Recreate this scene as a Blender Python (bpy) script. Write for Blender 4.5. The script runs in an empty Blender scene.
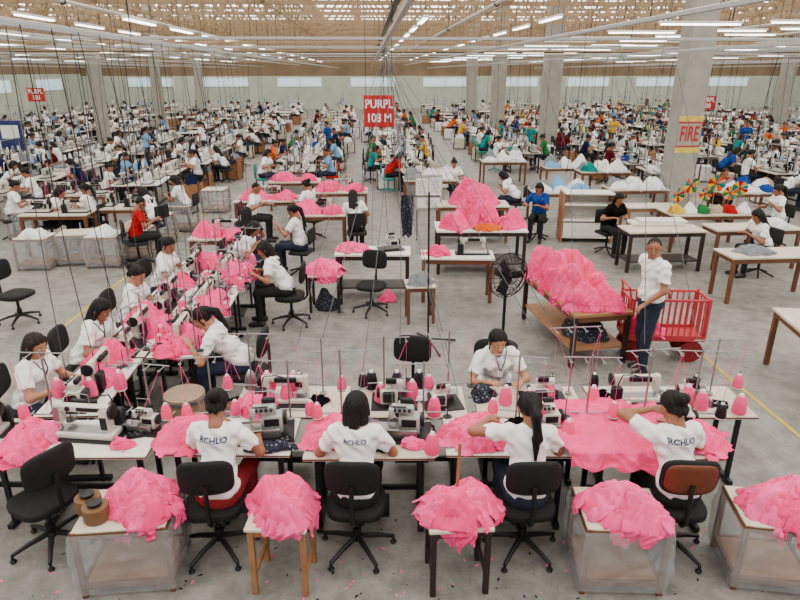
import bpy, bmesh, math, random
import numpy as np
from mathutils import Vector, Matrix, noise
from mathutils.bvhtree import BVHTree
RND = random.Random(11)
SC = bpy.context.scene
COL = SC.collection
PI = math.pi
rad = math.radians
F = 620.0; PITCH = rad(20.2); H = 3.6
HA = rad(2.8)

def gp(px, py, z=0.0):
    a = PITCH + math.atan((py - 300) / F)
    D = (H - z) / math.tan(a)
    zc = D * math.cos(PITCH) + (H - z) * math.sin(PITCH)
    return Vector(((px - 400) / F * zc, D, z))
def at(px, D, z=0.0):
    zc = D * math.cos(PITCH) + (H - z) * math.sin(PITCH)
    return Vector(((px - 400) / F * zc, D, z))
def proj(p):
    zc = p[1] * math.cos(PITCH) + (H - p[2]) * math.sin(PITCH)
    yc = p[1] * math.sin(PITCH) - (H - p[2]) * math.cos(PITCH)
    return 400 + F * p[0] / zc, 300 - F * yc / zc
def hall(x, y, z=0.0):
    return Vector((x * math.cos(HA) - y * math.sin(HA), x * math.sin(HA) + y * math.cos(HA), z))

# ------------------------------------------------------------------ materials
def lin(c):
    return tuple((v / 12.92 if v <= 0.04045 else ((v + 0.055) / 1.055) ** 2.4) for v in c)
def mat(name, col, rough=0.6, metal=0.0, var=0.1, scale=9.0, bump=0.0, bscale=60.0, alpha=1.0, emit=0.0, spec=0.4):
    m = bpy.data.materials.new(name); m.use_nodes = True
    nt = m.node_tree; N = nt.nodes; L = nt.links
    b = N['Principled BSDF']
    c = lin(col)
    tc = N.new('ShaderNodeTexCoord')
    nz = N.new('ShaderNodeTexNoise'); nz.inputs['Scale'].default_value = scale; nz.inputs['Detail'].default_value = 4
    L.new(tc.outputs['Object'], nz.inputs['Vector'])
    rp = N.new('ShaderNodeValToRGB')
    rp.color_ramp.elements[0].position = 0.3; rp.color_ramp.elements[1].position = 0.7
    rp.color_ramp.elements[0].color = (*[max(0, v * (1 - var)) for v in c], 1)
    rp.color_ramp.elements[1].color = (*[min(1, v * (1 + var)) for v in c], 1)
    L.new(nz.outputs['Fac'], rp.inputs['Fac']); L.new(rp.outputs['Color'], b.inputs['Base Color'])
    b.inputs['Roughness'].default_value = rough; b.inputs['Metallic'].default_value = metal
    b.inputs['Specular IOR Level'].default_value = spec
    if alpha < 1: b.inputs['Alpha'].default_value = alpha
    if emit:
        L.new(rp.outputs['Color'], b.inputs['Emission Color']); b.inputs['Emission Strength'].default_value = emit
    if bump:
        n2 = N.new('ShaderNodeTexNoise'); n2.inputs['Scale'].default_value = bscale; n2.inputs['Detail'].default_value = 5
        n2.inputs['Distortion'].default_value = 0.6
        L.new(tc.outputs['Object'], n2.inputs['Vector'])
        bp = N.new('ShaderNodeBump'); bp.inputs['Strength'].default_value = bump; bp.inputs['Distance'].default_value = 0.02
        L.new(n2.outputs['Fac'], bp.inputs['Height']); L.new(bp.outputs['Normal'], b.inputs['Normal'])
    return m
M = {}
M['pink'] = mat('pink_jersey', (0.94, 0.29, 0.52), 0.9, var=0.07, scale=5, bump=0.35, bscale=20, spec=0.05)
M['pink2'] = mat('bright_pink_jersey', (0.92, 0.23, 0.46), 0.9, var=0.07, scale=5, bump=0.35, bscale=20, spec=0.05)
M['pink3'] = mat('pale_pink_jersey', (0.95, 0.35, 0.57), 0.9, var=0.07, scale=5, bump=0.35, bscale=20, spec=0.05)
M['cone'] = mat('pink_thread', (0.92, 0.26, 0.48), 0.6, var=0.08, scale=30)
M['shirt'] = mat('white_cotton', (0.93, 0.925, 0.92), 0.85, var=0.03, scale=5, bump=0.4, bscale=14, spec=0.1)
M['skin'] = mat('brown_skin', (0.57, 0.37, 0.27), 0.5, var=0.06, scale=20)
M['skin2'] = mat('tan_skin', (0.67, 0.47, 0.35), 0.5, var=0.06, scale=20)
M['lip'] = mat('lips', (0.55, 0.24, 0.22), 0.4)
M['eye'] = mat('eye_white', (0.74, 0.68, 0.63), 0.3, var=0.01)
M['iris'] = mat('dark_iris', (0.06, 0.04, 0.035), 0.3)
M['hair'] = mat('black_hair', (0.042, 0.030, 0.026), 0.6, var=0.4, scale=40, bump=0.5, bscale=80, spec=0.25)
M['hair2'] = mat('brown_hair', (0.13, 0.08, 0.055), 0.6, var=0.4, scale=40, bump=0.5, bscale=80, spec=0.25)
M['navy'] = mat('navy_denim', (0.09, 0.12, 0.20), 0.85, var=0.2, bump=0.3, bscale=20)
M['blackc'] = mat('black_cloth', (0.05, 0.05, 0.06), 0.85, var=0.2, bump=0.3, bscale=20)
M['redc'] = mat('red_trousers', (0.48, 0.05, 0.09), 0.8, var=0.12, bump=0.3, bscale=20)
M['shoe'] = mat('dark_shoe', (0.10, 0.09, 0.09), 0.5)
M['lam'] = mat('white_laminate', (0.87, 0.855, 0.82), 0.35, var=0.07, scale=4)
M['lam2'] = mat('worn_cream_laminate', (0.78, 0.74, 0.67), 0.4, var=0.12, scale=4)
M['lam3'] = mat('dull_grey_laminate', (0.66, 0.64, 0.60), 0.4, var=0.12, scale=4)
M['wood'] = mat('brown_wood', (0.40, 0.24, 0.15), 0.55, var=0.25, scale=5)
M['woodl'] = mat('light_wood', (0.58, 0.40, 0.26), 0.55, var=0.2, scale=5)
M['woodd'] = mat('dark_wood', (0.15, 0.09, 0.07), 0.5, var=0.2, scale=5)
M['steel'] = mat('grey_steel', (0.56, 0.56, 0.56), 0.3, 0.8, var=0.06)
M['dsteel'] = mat('dark_steel', (0.12, 0.12, 0.13), 0.45, 0.4, var=0.1)
M['mach'] = mat('cream_machine_enamel', (0.78, 0.765, 0.71), 0.3, var=0.08)
M['machg'] = mat('grey_machine_enamel', (0.64, 0.645, 0.62), 0.3, var=0.08)
M['black'] = mat('black_plastic', (0.03, 0.03, 0.035), 0.45, var=0.15)
M['chairf'] = mat('black_chair_fabric', (0.03, 0.03, 0.035), 0.8, var=0.2, bump=0.3, bscale=120)
M['chairb'] = mat('brown_vinyl', (0.38, 0.17, 0.075), 0.5, var=0.15)
M['chairhaze'] = mat('hazed_black_chair', (0.07, 0.07, 0.075), 0.8, var=0.2)  # black of the far chairs lifted to grey, distance haze painted into the colour
M['chairt'] = mat('teal_plastic', (0.05, 0.50, 0.48), 0.4)
M['plastic'] = mat('clear_plastic_film', (0.74, 0.74, 0.74), 0.12, var=0.10, scale=7, bump=0.6, bscale=18, alpha=0.36, spec=0.6)
M['concrete'] = mat('painted_concrete', (0.60, 0.585, 0.55), 0.8, var=0.12, scale=3, bump=0.2)
M['truss'] = mat('tan_painted_steel', (0.60, 0.50, 0.38), 0.5, var=0.15, scale=2)
M['rail'] = mat('grey_trunking', (0.66, 0.66, 0.66), 0.4, 0.1, var=0.06)
M['pipe'] = mat('pale_pipe', (0.76, 0.74, 0.70), 0.4, var=0.05)
M['cable'] = mat('black_cable', (0.05, 0.05, 0.05), 0.5)
M['cableg'] = mat('grey_cable', (0.26, 0.26, 0.27), 0.5)
M['tube'] = mat('lit_fluorescent_tube', (1, 0.99, 0.97), 0.4, var=0.0, emit=7.0)
M['red'] = mat('red_paint', (0.70, 0.06, 0.07), 0.4, var=0.06)
M['trol'] = mat('dull_pinkish_red_paint', (0.70, 0.18, 0.22), 0.5, var=0.10)
M['wheel'] = mat('dark_red_wheel', (0.45, 0.07, 0.09), 0.5, var=0.1)
M['white'] = mat('white_paint', (0.90, 0.90, 0.89), 0.5, var=0.03)
M['yellowp'] = mat('worn_yellow_paint', (0.84, 0.72, 0.30), 0.7, var=0.22, scale=14)
M['text'] = mat('navy_print', (0.12, 0.15, 0.33), 0.7, var=0.02)
M['texto'] = mat('red_print', (0.70, 0.18, 0.16), 0.7, var=0.02)
M['blue'] = mat('blue_board', (0.10, 0.15, 0.38), 0.5)
M['drum'] = mat('tan_fibre', (0.55, 0.47, 0.38), 0.7, var=0.1)
M['kraft'] = mat('brown_tape', (0.42, 0.29, 0.18), 0.6, var=0.12, scale=20)
M['yline'] = mat('yellow_floor_paint', (0.72, 0.62, 0.26), 0.7, var=0.2, scale=6)
FAB = {}
for nm, c in dict(white=(.87, .87, .87), grey=(.48, .49, .51), teal=(.05, .48, .46), blue=(.12, .25, .53), skyblue=(.45, .62, .79), red=(.62, .08, .09), yellow=(.82, .64, .15),
                  green=(.14, .42, .23), black=(.05, .05, .05), navy=(.09, .13, .24), orange=(.82, .35, .11), maroon=(.32, .08, .11), beige=(.70, .61, .51)).items():
    FAB[nm] = mat(nm + '_fabric', c, 0.9, var=0.12, bump=0.3, bscale=18, spec=0.05)
FAB['pink'] = M['pink']
PINKS = [M['pink'], M['pink2'], M['pink3']]
def spotmat():
    m = mat('spotted_fabric', (0.1, 0.1, 0.14), 0.85)
    nt = m.node_tree; N = nt.nodes; L = nt.links
    v = N.new('ShaderNodeTexVoronoi'); v.inputs['Scale'].default_value = 34
    r = N.new('ShaderNodeValToRGB'); r.color_ramp.interpolation = 'CONSTANT'
    r.color_ramp.elements[0].color = (.30, .30, .34, 1); r.color_ramp.elements[1].color = (.012, .014, .028, 1); r.color_ramp.elements[1].position = .22
    tc = N.new('ShaderNodeTexCoord'); L.new(tc.outputs['Object'], v.inputs['Vector'])
    L.new(v.outputs['Distance'], r.inputs['Fac']); L.new(r.outputs['Color'], N['Principled BSDF'].inputs['Base Color'])
    return m
FAB['spotted'] = spotmat()

# ------------------------------------------------------------------ object helpers
def tag(o, label, cat, group=None):
    o['label'] = label; o['category'] = cat
    if group: o['group'] = group
    return o
def thing(name, label, cat, loc=(0, 0, 0), rz=0.0, group=None):
    o = bpy.data.objects.new(name, None); COL.objects.link(o)
    o.empty_display_size = 0.1
    o.location = loc; o.rotation_euler = (0, 0, rz); tag(o, label, cat, group)
    return o
def clone(root, label, loc, rz=0.0, group=None, scale=None):
    r = root.copy(); COL.objects.link(r); r.location = loc; r.rotation_euler = (0, 0, rz); r['label'] = label
    if group: r['group'] = group
    if scale: r.scale = scale
    def rec(src, dst):
        for ch in list(src.children):
            c = ch.copy(); COL.objects.link(c); c.parent = dst
            rec(ch, c)
    rec(root, r)
    return r
def mesh_obj(name, V, Fc, mats, parent=None, mi=None, smooth=True):
    me = bpy.data.meshes.new(name); me.from_pydata(V, [], Fc)
    for m in mats: me.materials.append(m)
    if mi is not None: me.polygons.foreach_set('material_index', np.asarray(mi, dtype=np.int32))
    me.polygons.foreach_set('use_smooth', np.full(len(me.polygons), smooth))
    me.update()
    o = bpy.data.objects.new(name, me); COL.objects.link(o)
    if parent: o.parent = parent
    return o
class MB:
    def __init__(s): s.bm = bmesh.new()
    def box(s, c, d, bev=0.0, rot=None, m=0, seg=1):
        mt = Matrix.Translation(c)
        if rot is not None: mt = mt @ rot.to_4x4()
        mt = mt @ Matrix.Diagonal((d[0], d[1], d[2], 1))
        r = bmesh.ops.create_cube(s.bm, size=1, matrix=mt)
        fs = {f for v in r['verts'] for f in v.link_faces}
        for f in fs: f.material_index = m
        if bev:
            es = list({e for v in r['verts'] for e in v.link_edges})
            bmesh.ops.bevel(s.bm, geom=es, offset=min(bev, min(d) * .49), segments=seg, affect='EDGES', profile=0.5)
        return s
    def sup(s, c, r, e=.5, curve=0.0, tilt=0.0, nu=32, nv=18, m=0):
        """superellipsoid cushion, optionally bowed along x and tilted about x"""
        c = Vector(c); P = lambda w, ex: math.copysign(abs(w) ** ex, w); T = Matrix.Rotation(tilt, 3, 'X'); rings = []
        for j in range(nv + 1):
            v = -PI / 2 + PI * j / nv; ring = []
            for i in range(nu):
                u = 2 * PI * i / nu
                x = r[0] * P(math.cos(v), e) * P(math.cos(u), e); y = r[1] * P(math.cos(v), .8) * P(math.sin(u), .8); z = r[2] * P(math.sin(v), e)
                ring.append(s.bm.verts.new(c + T @ Vector((x, y + curve * x * x, z))))
            rings.append(ring)
        for a, b in zip(rings, rings[1:]):
            for k in range(nu):
                f = s.bm.faces.new((a[k], a[(k + 1) % nu], b[(k + 1) % nu], b[k])); f.material_index = m
        return s
    def tube(s, pts, r, seg=6, m=0, cap=True, closed=False):
        pts = [Vector(p) for p in pts]; n = len(pts)
        rs = r if isinstance(r, (list, tuple)) else [r] * n
        rings = []; nrm = None
        for i, p in enumerate(pts):
            if closed: t = pts[(i + 1) % n] - pts[i - 1]
            else: t = pts[min(i + 1, n - 1)] - pts[max(i - 1, 0)]
            t.normalize()
            if nrm is None: nrm = t.orthogonal().normalized()
            else:
                nrm = nrm - t * nrm.dot(t)
                nrm = nrm.normalized() if nrm.length > 1e-6 else t.orthogonal().normalized()
            bn = t.cross(nrm)
            rings.append([s.bm.verts.new(p + (nrm * math.cos(2 * PI * k / seg) + bn * math.sin(2 * PI * k / seg)) * rs[i]) for k in range(seg)])
        for i in range(n if closed else n - 1):
            a, b = rings[i], rings[(i + 1) % n]
            for k in range(seg):
                f = s.bm.faces.new((a[k], a[(k + 1) % seg], b[(k + 1) % seg], b[k])); f.material_index = m
        if cap and not closed:
            f = s.bm.faces.new(rings[0][::-1]); f.material_index = m
            f = s.bm.faces.new(rings[-1]); f.material_index = m
        return s
    def lathe(s, c, prof, seg=20, axis='z', m=0):
        c = Vector(c)
        R = {'z': Matrix.Identity(3), 'x': Matrix.Rotation(PI / 2, 3, 'Y'), 'y': Matrix.Rotation(-PI / 2, 3, 'X')}[axis]
        rings = []
        for r, z in prof:
            rings.append([s.bm.verts.new(c + R @ Vector((r * math.cos(2 * PI * k / seg), r * math.sin(2 * PI * k / seg), z))) for k in range(seg)])
        for a, b in zip(rings, rings[1:]):
            for k in range(seg):
                f = s.bm.faces.new((a[k], a[(k + 1) % seg], b[(k + 1) % seg], b[k])); f.material_index = m
        f = s.bm.faces.new(rings[0][::-1]); f.material_index = m
        f = s.bm.faces.new(rings[-1]); f.material_index = m
        return s
    def ring(s, c, R, r, axis='y', seg=24, ts=5, m=0):
        c = Vector(c); pts = []
        for k in range(seg):
            a = 2 * PI * k / seg; u, v = R * math.cos(a), R * math.sin(a)
            pts.append(c + (Vector((u, 0, v)) if axis == 'y' else Vector((u, v, 0)) if axis == 'z' else Vector((0, u, v))))
        return s.tube(pts, r, ts, m, closed=True)
    def build(s, name, mats, parent=None, ang=40):
        me = bpy.data.meshes.new(name); s.bm.normal_update(); s.bm.to_mesh(me); s.bm.free()
        for m in (mats if isinstance(mats, (list, tuple)) else [mats]): me.materials.append(m)
        me.polygons.foreach_set('use_smooth', np.full(len(me.polygons), True))
        me.set_sharp_from_angle(angle=rad(ang))
        o = bpy.data.objects.new(name, me); COL.objects.link(o)
        if parent: o.parent = parent
        return o
def text_mesh(body, size):
    cu = bpy.data.curves.new('txt', 'FONT'); cu.body = body; cu.size = size; cu.align_x = 'CENTER'; cu.align_y = 'CENTER'; cu.offset = size * .02
    ob = bpy.data.objects.new('txt', cu); COL.objects.link(ob)
    bpy.context.view_layer.update()
    me = bpy.data.meshes.new_from_object(ob.evaluated_get(bpy.context.evaluated_depsgraph_get()))
    bpy.data.objects.remove(ob)
    return me
def sign_text(body, size, parent, loc, m, name='lettering', stretch=1.0):
    me = text_mesh(body, size)
    me.materials.clear(); me.materials.append(m)
    o = bpy.data.objects.new(name, me); COL.objects.link(o); o.parent = parent
    o.rotation_euler = (PI / 2, 0, 0); o.location = loc; o.scale = (1, stretch, 1)
    return o
ONES = 'first second third fourth fifth sixth seventh eighth ninth tenth eleventh twelfth thirteenth fourteenth fifteenth sixteenth seventeenth eighteenth nineteenth'.split()
def ordw(n):
    if n <= 19: return ONES[n - 1]
    if n >= 100: return 'hundred and ' + (ordw(n - 100) if n > 100 else 'zeroth')
    t, o = divmod(n, 10)
    b = ['', '', 'twent', 'thirt', 'fort', 'fift', 'sixt', 'sevent', 'eight', 'ninet'][t]
    return b + 'ieth' if o == 0 else b + 'y-' + ONES[o - 1]

# ------------------------------------------------------------------ SDF surfaces
def cap(a, b, ra, rb=None):
    a = np.array(a, np.float32); b = np.array(b, np.float32); rb = ra if rb is None else rb
    ba = b - a; L2 = float(ba @ ba) + 1e-9
    def fn(P):
        pa = P - a; t = np.clip((pa @ ba) / L2, 0, 1)
        q = pa - t[:, None] * ba
        return np.sqrt((q * q).sum(1)) - (ra + (rb - ra) * t)
    r = max(ra, rb)
    return fn, np.minimum(a, b) - r, np.maximum(a, b) + r
def ell(c, r):
    c = np.array(c, np.float32); r = np.array(r, np.float32)
    def fn(P):
        q = P - c
        k0 = np.sqrt(((q / r) ** 2).sum(1)); k1 = np.sqrt(((q / (r * r)) ** 2).sum(1))
        return k0 * (k0 - 1) / np.maximum(k1, 1e-6)
    return fn, c - r, c + r
def smin(a, b, k):
    h = np.maximum(k - np.abs(a - b), 0) / k
    return np.minimum(a, b) - h * h * k * .25
def nets(Fv, lo, h):
    ins = Fv < 0
    c = sum(ins[i:ins.shape[0] - 1 + i, j:ins.shape[1] - 1 + j, k:ins.shape[2] - 1 + k].astype(np.int8) for i in (0, 1) for j in (0, 1) for k in (0, 1))
    act = (c > 0) & (c < 8)
    idx = -np.ones(act.shape, np.int64); ijk = np.argwhere(act); idx[act] = np.arange(len(ijk))
    pos = np.zeros((len(ijk), 3)); cnt = np.zeros(len(ijk))
    cor = [(i, j, k) for i in (0, 1) for j in (0, 1) for k in (0, 1)]
    for o1 in cor:
        for ax in range(3):
            if o1[ax]: continue
            o2 = list(o1); o2[ax] = 1
            p1 = ijk + o1; p2 = ijk + o2
            f1 = Fv[p1[:, 0], p1[:, 1], p1[:, 2]]; f2 = Fv[p2[:, 0], p2[:, 1], p2[:, 2]]
            mk = (f1 < 0) != (f2 < 0)
            t = f1[mk] / (f1[mk] - f2[mk])
            q = np.tile(np.array(o1, float), (mk.sum(), 1)); q[:, ax] = t
            pos[mk] += q; cnt[mk] += 1
    V = lo + h * (ijk + pos / cnt[:, None])
    Q = []
    for ax in range(3):
        b, d = (ax + 1) % 3, (ax + 2) % 3
        sl1 = [slice(1, -1)] * 3; sl2 = [slice(1, -1)] * 3
        sl1[ax] = slice(0, -1); sl2[ax] = slice(1, None)
        s1 = ins[tuple(sl1)]; s2 = ins[tuple(sl2)]
        e = np.argwhere(s1 != s2); fl = s1[s1 != s2]
        off = np.ones(3, int); off[ax] = 0; e = e + off
        def cell(db, dd):
            q = e.copy(); q[:, b] += db; q[:, d] += dd
            return idx[q[:, 0], q[:, 1], q[:, 2]]
        q = np.stack([cell(-1, -1), cell(0, -1), cell(0, 0), cell(-1, 0)], 1)
        q[~fl] = q[~fl][:, ::-1]
        Q.append(q)
    return V, np.concatenate(Q)
def sdf_mesh(prims, h, k=.03, post=None):
    lo = np.min([p[1] for p in prims], 0) - .02 - h; hi = np.max([p[2] for p in prims], 0) + .02 + h
    n = np.ceil((hi - lo) / h).astype(int) + 1
    g = np.meshgrid(*[lo[i] + h * np.arange(n[i]) for i in range(3)], indexing='ij')
    P = np.stack([x.ravel() for x in g], 1).astype(np.float32)
    d = None
    for fn, a, b in prims:
        v = fn(P); d = v if d is None else smin(d, v, k)
    if post is not None: d = post(d, P)
    return nets(d.reshape(n).astype(np.float64), lo, h)
def xf(V, Mx):
    A = np.array(Mx)
    return V @ A[:3, :3].T + A[:3, 3]
def join(parts):
    Vs, Fs, ms = [], [], []; n = 0
    for V, Q, m in parts:
        Vs.append(V); Fs.append(np.asarray(Q) + n); n += len(V)
        ms.append(np.full(len(Q), m) if np.isscalar(m) else m)
    return np.concatenate(Vs), np.concatenate(Fs), np.concatenate(ms)
_c = {}
def memo(key, fn):
    if key not in _c: _c[key] = fn()
    return _c[key]

# ------------------------------------------------------------------ people
FAR9 = lambda P: np.full(len(P), 9., np.float32)
def head_geo(h, male):
    def mk():
        jw = .060 if male else .054
        pr = [ell((0, -.008, .028), (.077, .096, .090)), ell((0, .022, -.045), (jw, .068, .068)), cap((0, .066, -.088), (0, .06, -.08), .024)]
        fine = [cap((0, .088, .008), (0, .105, -.028), .009, .013), ell((.080, -.008, -.008), (.012, .02, .031)), ell((-.080, -.008, -.008), (.012, .02, .031)),
                cap((0, -.03, -.08), (0, -.045, -.16), .052 if not male else .058, .055)]
        def post(d, P):
            for fn, a, b in fine: d = smin(d, fn(P), .014)
            for sx in (-1, 1):
                s = np.sqrt(((P - np.array((sx * .033, .107, .002), np.float32)) ** 2).sum(1)) - .019
                d = -smin(-d, s, .015)
            return d
        V, Q = sdf_mesh(pr + [(FAR9, f[1], f[2]) for f in fine], h, .03, post)
        parts = [(V, Q, 0)]
        if h < .012:
            for sx in (-1, 1):
                V, Q = sdf_mesh([ell((sx * .033, .0805, .002), (.0115, .009, .0050))], .0025); parts.append((V, Q, 2))
                V, Q = sdf_mesh([ell((sx * .033, .0865, .002), (.0062, .0045, .0055))], .002); parts.append((V, Q, 3))
                V, Q = sdf_mesh([cap((sx * .018, .0915, .023), (sx * .048, .083, .024), .0030, .0020)], .002); parts.append((V, Q, 3))
            V, Q = sdf_mesh([ell((0, .0885, -.056), (.022, .008, .008))], .003); parts.append((V, Q, 1))
        return join(parts)
    return memo(('head', h, male), mk)
def hair_geo(h, style):
    def mk():
        fem = style != 'short'; up = style in ('bun', 'pony', 'short')
        pr = [ell((0, -.014, .030), (.089, .104, .099) if fem else (.080, .098, .093))]
        ext = []
        if style == 'bun': ext = [ell((0, -.125, .070), (.050, .044, .048)), cap((.03, -.095, -.02), (-.03, -.095, -.02), .030), cap((.02, -.118, -.045), (.025, -.105, -.085), .012, .006), cap((-.03, -.11, -.045), (-.035, -.09, -.09), .011, .005)]
        if style == 'pony': ext = [cap((0, -.10, .05), (0, -.160, -.02), .036, .036), cap((0, -.160, -.02), (.012, -.140, -.20), .040, .034), cap((.012, -.140, -.20), (-.004, -.125, -.37), .034, .012), cap((.078, .02, .02), (.080, .005, -.07), .010, .006), cap((-.078, .02, .02), (-.080, .005, -.07), .010, .006)]
        if style == 'long': ext = [cap((.045, -.055, -.02), (.070, -.080, -.25), .054, .034), cap((-.045, -.055, -.02), (-.062, -.080, -.28), .054, .036), cap((0, -.07, -.02), (.01, -.095, -.31), .058, .036),
                                   cap((.072, .026, .055), (.086, -.01, -.17), .022, .016), cap((-.072, .026, .055), (-.086, -.01, -.15), .022, .016)]
        if style == 'bob': ext = [cap((.052, -.03, 0), (.062, -.04, -.10), .048, .038), cap((-.052, -.03, 0), (-.060, -.045, -.11), .048, .038), cap((0, -.06, 0), (0, -.07, -.13), .058, .043)]
        def post(d, P):
            if style == 'short':
                lim = np.where(P[:, 2] > .02, -.01 + 1.2 * (P[:, 2] - .02), -.03 + .8 * (P[:, 2] - .02)); zlo = -.045
            elif up:
                lim = np.where(P[:, 2] > 0, -.012 + 1.6 * P[:, 2], -.012 + .35 * P[:, 2]); zlo = -.070
            else:
                lim = .022 + 1.55 * np.maximum(P[:, 2] - .018, 0); zlo = -.09
            d = np.maximum(d, P[:, 1] - lim); d = np.maximum(d, zlo - P[:, 2])
            for fn, a, b in ext: d = smin(d, fn(P), .025)
            w = np.arctan2(P[:, 0], -P[:, 1] + .001)
            return d + .0026 * np.sin(w * 24 + P[:, 2] * 40) + .0025 * np.sin(w * 11 + P[:, 2] * 25)
        return sdf_mesh(pr + [(FAR9, e[1], e[2]) for e in ext], h, .03, post)
    return memo(('hair', h, style), mk)
def hand_geo(h, side):
    def mk():
        pr = [ell((0, .045, 0), (.040, .052, .016))]
        for i, (x, l) in enumerate(((-.030, .062), (-.010, .074), (.010, .070), (.029, .054))):
            a = Vector((x, .082, .002)); b = a + Vector((x * .15, l * .55 * math.cos(.4), -l * .55 * math.sin(.4))); c = b + Vector((0, l * .5 * math.cos(1.0), -l * .5 * math.sin(1.0)))
            pr += [cap(a, b, .0095, .0085), cap(b, c, .0085, .0065)]
        pr += [cap((-.026, .018, -.004), (-.055, .052, -.014), .013, .010), cap((-.055, .052, -.014), (-.052, .080, -.026), .010, .008)]
        pr += [cap((0, -.03, 0), (0, .02, 0), .024, .024)]
        V, Q = sdf_mesh(pr, h, .008)
        if side < 0: V = V * np.array((-1, 1, 1)); Q = Q[:, ::-1]
        return V, Q
    return memo(('hand', h, side), mk)
def person_geo(pose='sit', lean=.12, L=None, Rr=None, head=(0, 0), hair='bun', male=False, h=.013, hh=.0065, hd=.0045, tilt=0, poleL=None, poleR=None, step=0, sx=0.0):
    dz = 0 if pose == 'sit' else .40
    drop = .0 if lean < .16 else (lean - .16) * .5
    pel = Vector((0, 0, .56 + dz)); waist = Vector((sx * .3, lean * .35, .73 + dz)); chest = Vector((sx * .8, lean * .8, .92 + dz - drop * .5)); nb = Vector((sx, lean, 1.055 + dz - drop))
    hc = Vector((sx * 1.25, lean * 1.2 + .035, 1.195 + dz - drop * 1.3))
    bw = .175 if male else .158
    S = {s: Vector((sx + s * bw, lean * .95, 1.01 + dz - drop - s * sx * .35)) for s in (-1, 1)}
    out = {}
    if pose == 'sit':
        hip = {s: Vector((s * .085, .0, .55)) for s in (-1, 1)}; kn = {s: Vector((s * .115, .41, .53)) for s in (-1, 1)}
        an = {s: Vector((s * .115, .40, .10)) for s in (-1, 1)}
        tT = {-1: Vector((-.13, .42, .82)), 1: Vector((.13, .42, .82))}
    else:
        hip = {s: Vector((s * .085, 0, .92)) for s in (-1, 1)}; kn = {s: Vector((s * .095, .03 + s * step * .5, .50)) for s in (-1, 1)}
        an = {s: Vector((s * .10, s * step - .01, .10)) for s in (-1, 1)}
        tT = {-1: Vector((-.24, .10, .86)), 1: Vector((.24, .10, .86))}
    if L is not None: tT[-1] = Vector(L)
    if Rr is not None: tT[1] = Vector(Rr)
    E = {}; W = {}
    for s in (-1, 1):
        l1, l2 = .275, .245
        v = tT[s] - S[s]; d = min(v.length, (l1 + l2) * .985); dr = v.normalized(); W[s] = S[s] + dr * d
        a = (l1 * l1 - l2 * l2 + d * d) / (2 * d); hg = math.sqrt(max(l1 * l1 - a * a, 0))
        pole = Vector((s * .55, -.25, -.7))
        if s < 0 and poleL: pole = Vector(poleL)
        if s > 0 and poleR: pole = Vector(poleR)
        pole = (pole - dr * pole.dot(dr)).normalized()
        E[s] = S[s] + dr * a + pole * hg
    g = 1.07 if male else 1.0
    pr = [ell(chest, (.135, .085, .16)), ell(waist, (.115, .085, .15)), ell(pel, (.135, .10, .10)), cap(nb - Vector((0, .0, .05)), hc + Vector((0, -.045, -.10)), .058 * g, .052 * g), cap(S[-1], S[1], .045)]
    for s in (-1, 1):
        pr += [cap(S[s], E[s], .047 * g, .037 * g), cap(E[s], W[s], .038 * g, .024 * g), cap(hip[s], kn[s], .062, .045), cap(kn[s], an[s] + Vector((0, 0, .02)), .042, .03)]
    V, Q = sdf_mesh(pr, h, .025)
    parts = [(V, Q, 0)]
    hm = Matrix.Translation(hc) @ Matrix.Rotation(head[0], 4, 'Z') @ Matrix.Rotation(head[1], 4, 'X') @ Matrix.Rotation(tilt, 4, 'Y')
    V, Q, mi = head_geo(hh, male); parts.append((xf(V, hm), Q, mi))
    for s in (-1, 1):
        f = (W[s] - E[s]).normalized()
        up = Vector((0, 0, 1)) if abs(f.z) < .85 else Vector((s, 0, 0))
        n = (up - f * up.dot(f)).normalized(); x = f.cross(n)
        mx = Matrix((x, f, n)).transposed().to_4x4(); mx = Matrix.Translation(W[s]) @ mx
        V, Q = hand_geo(hd, s); parts.append((xf(V, mx), Q, 0))
    out['body'] = join(parts)
    V, Q = hair_geo(hh * 1.1, hair); out['hair'] = (xf(V, hm), Q)
    pr = [ell(chest, (.158 * g, .108, .185)), cap(S[-1] * .92 + S[1] * .08, S[1] * .92 + S[-1] * .08, .062 * g), ell(waist, (.140 * g, .108, .17)), ell(pel + Vector((0, .0, .06)), (.168 * g, .132, .15))]
    if not male: pr += [ell(chest + Vector((s * .068, .085, .0)), (.06, .055, .065)) for s in (-1, 1)]
    sl = {}
    for s in (-1, 1):
        hem = S[s] + (E[s] - S[s]) * .66; sl[s] = (hem, (E[s] - S[s]).normalized())
        pr.append(cap(S[s], S[s] + (E[s] - S[s]) * .9, .066 * g, .060 * g))
    zh = (.50 if pose == 'sit' else .86)
    def post(d, P):
        for s in (-1, 1):
            hem, dr = sl[s]
            near = np.sqrt(((P - np.array(hem, np.float32)) ** 2).sum(1)) < .16
            d = np.where(near & (s * (P[:, 0] - float(sx)) > .12), np.maximum(d, (P - np.array(hem, np.float32)) @ np.array(dr, np.float32)), d)
        d = np.maximum(d, zh - P[:, 2])
        w = np.sin(P[:, 2] * 62 + 3 * np.sin(P[:, 0] * 17 + P[:, 1] * 9)) * np.sin(P[:, 0] * 21 + 1.3) + .8 * np.sin(P[:, 0] * 55 + P[:, 2] * 38 + 2 * np.sin(P[:, 2] * 13))
        return d + .0065 * w
    out['shirt'] = sdf_mesh(pr, h, .035, post)
    pr = [ell(pel + Vector((0, -.005, -.02)), (.168 * g, .135, .115))]
    for s in (-1, 1):
        pr += [cap(hip[s], kn[s], .088, .064), cap(kn[s], an[s] + Vector((0, 0, .01)), .062, .050)]
    def post2(d, P):
        return d + .003 * np.sin(P[:, 2] * 45 + P[:, 0] * 30 + 2 * np.sin(P[:, 1] * 22))
    out['trousers'] = sdf_mesh(pr, h, .03, post2)
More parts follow.
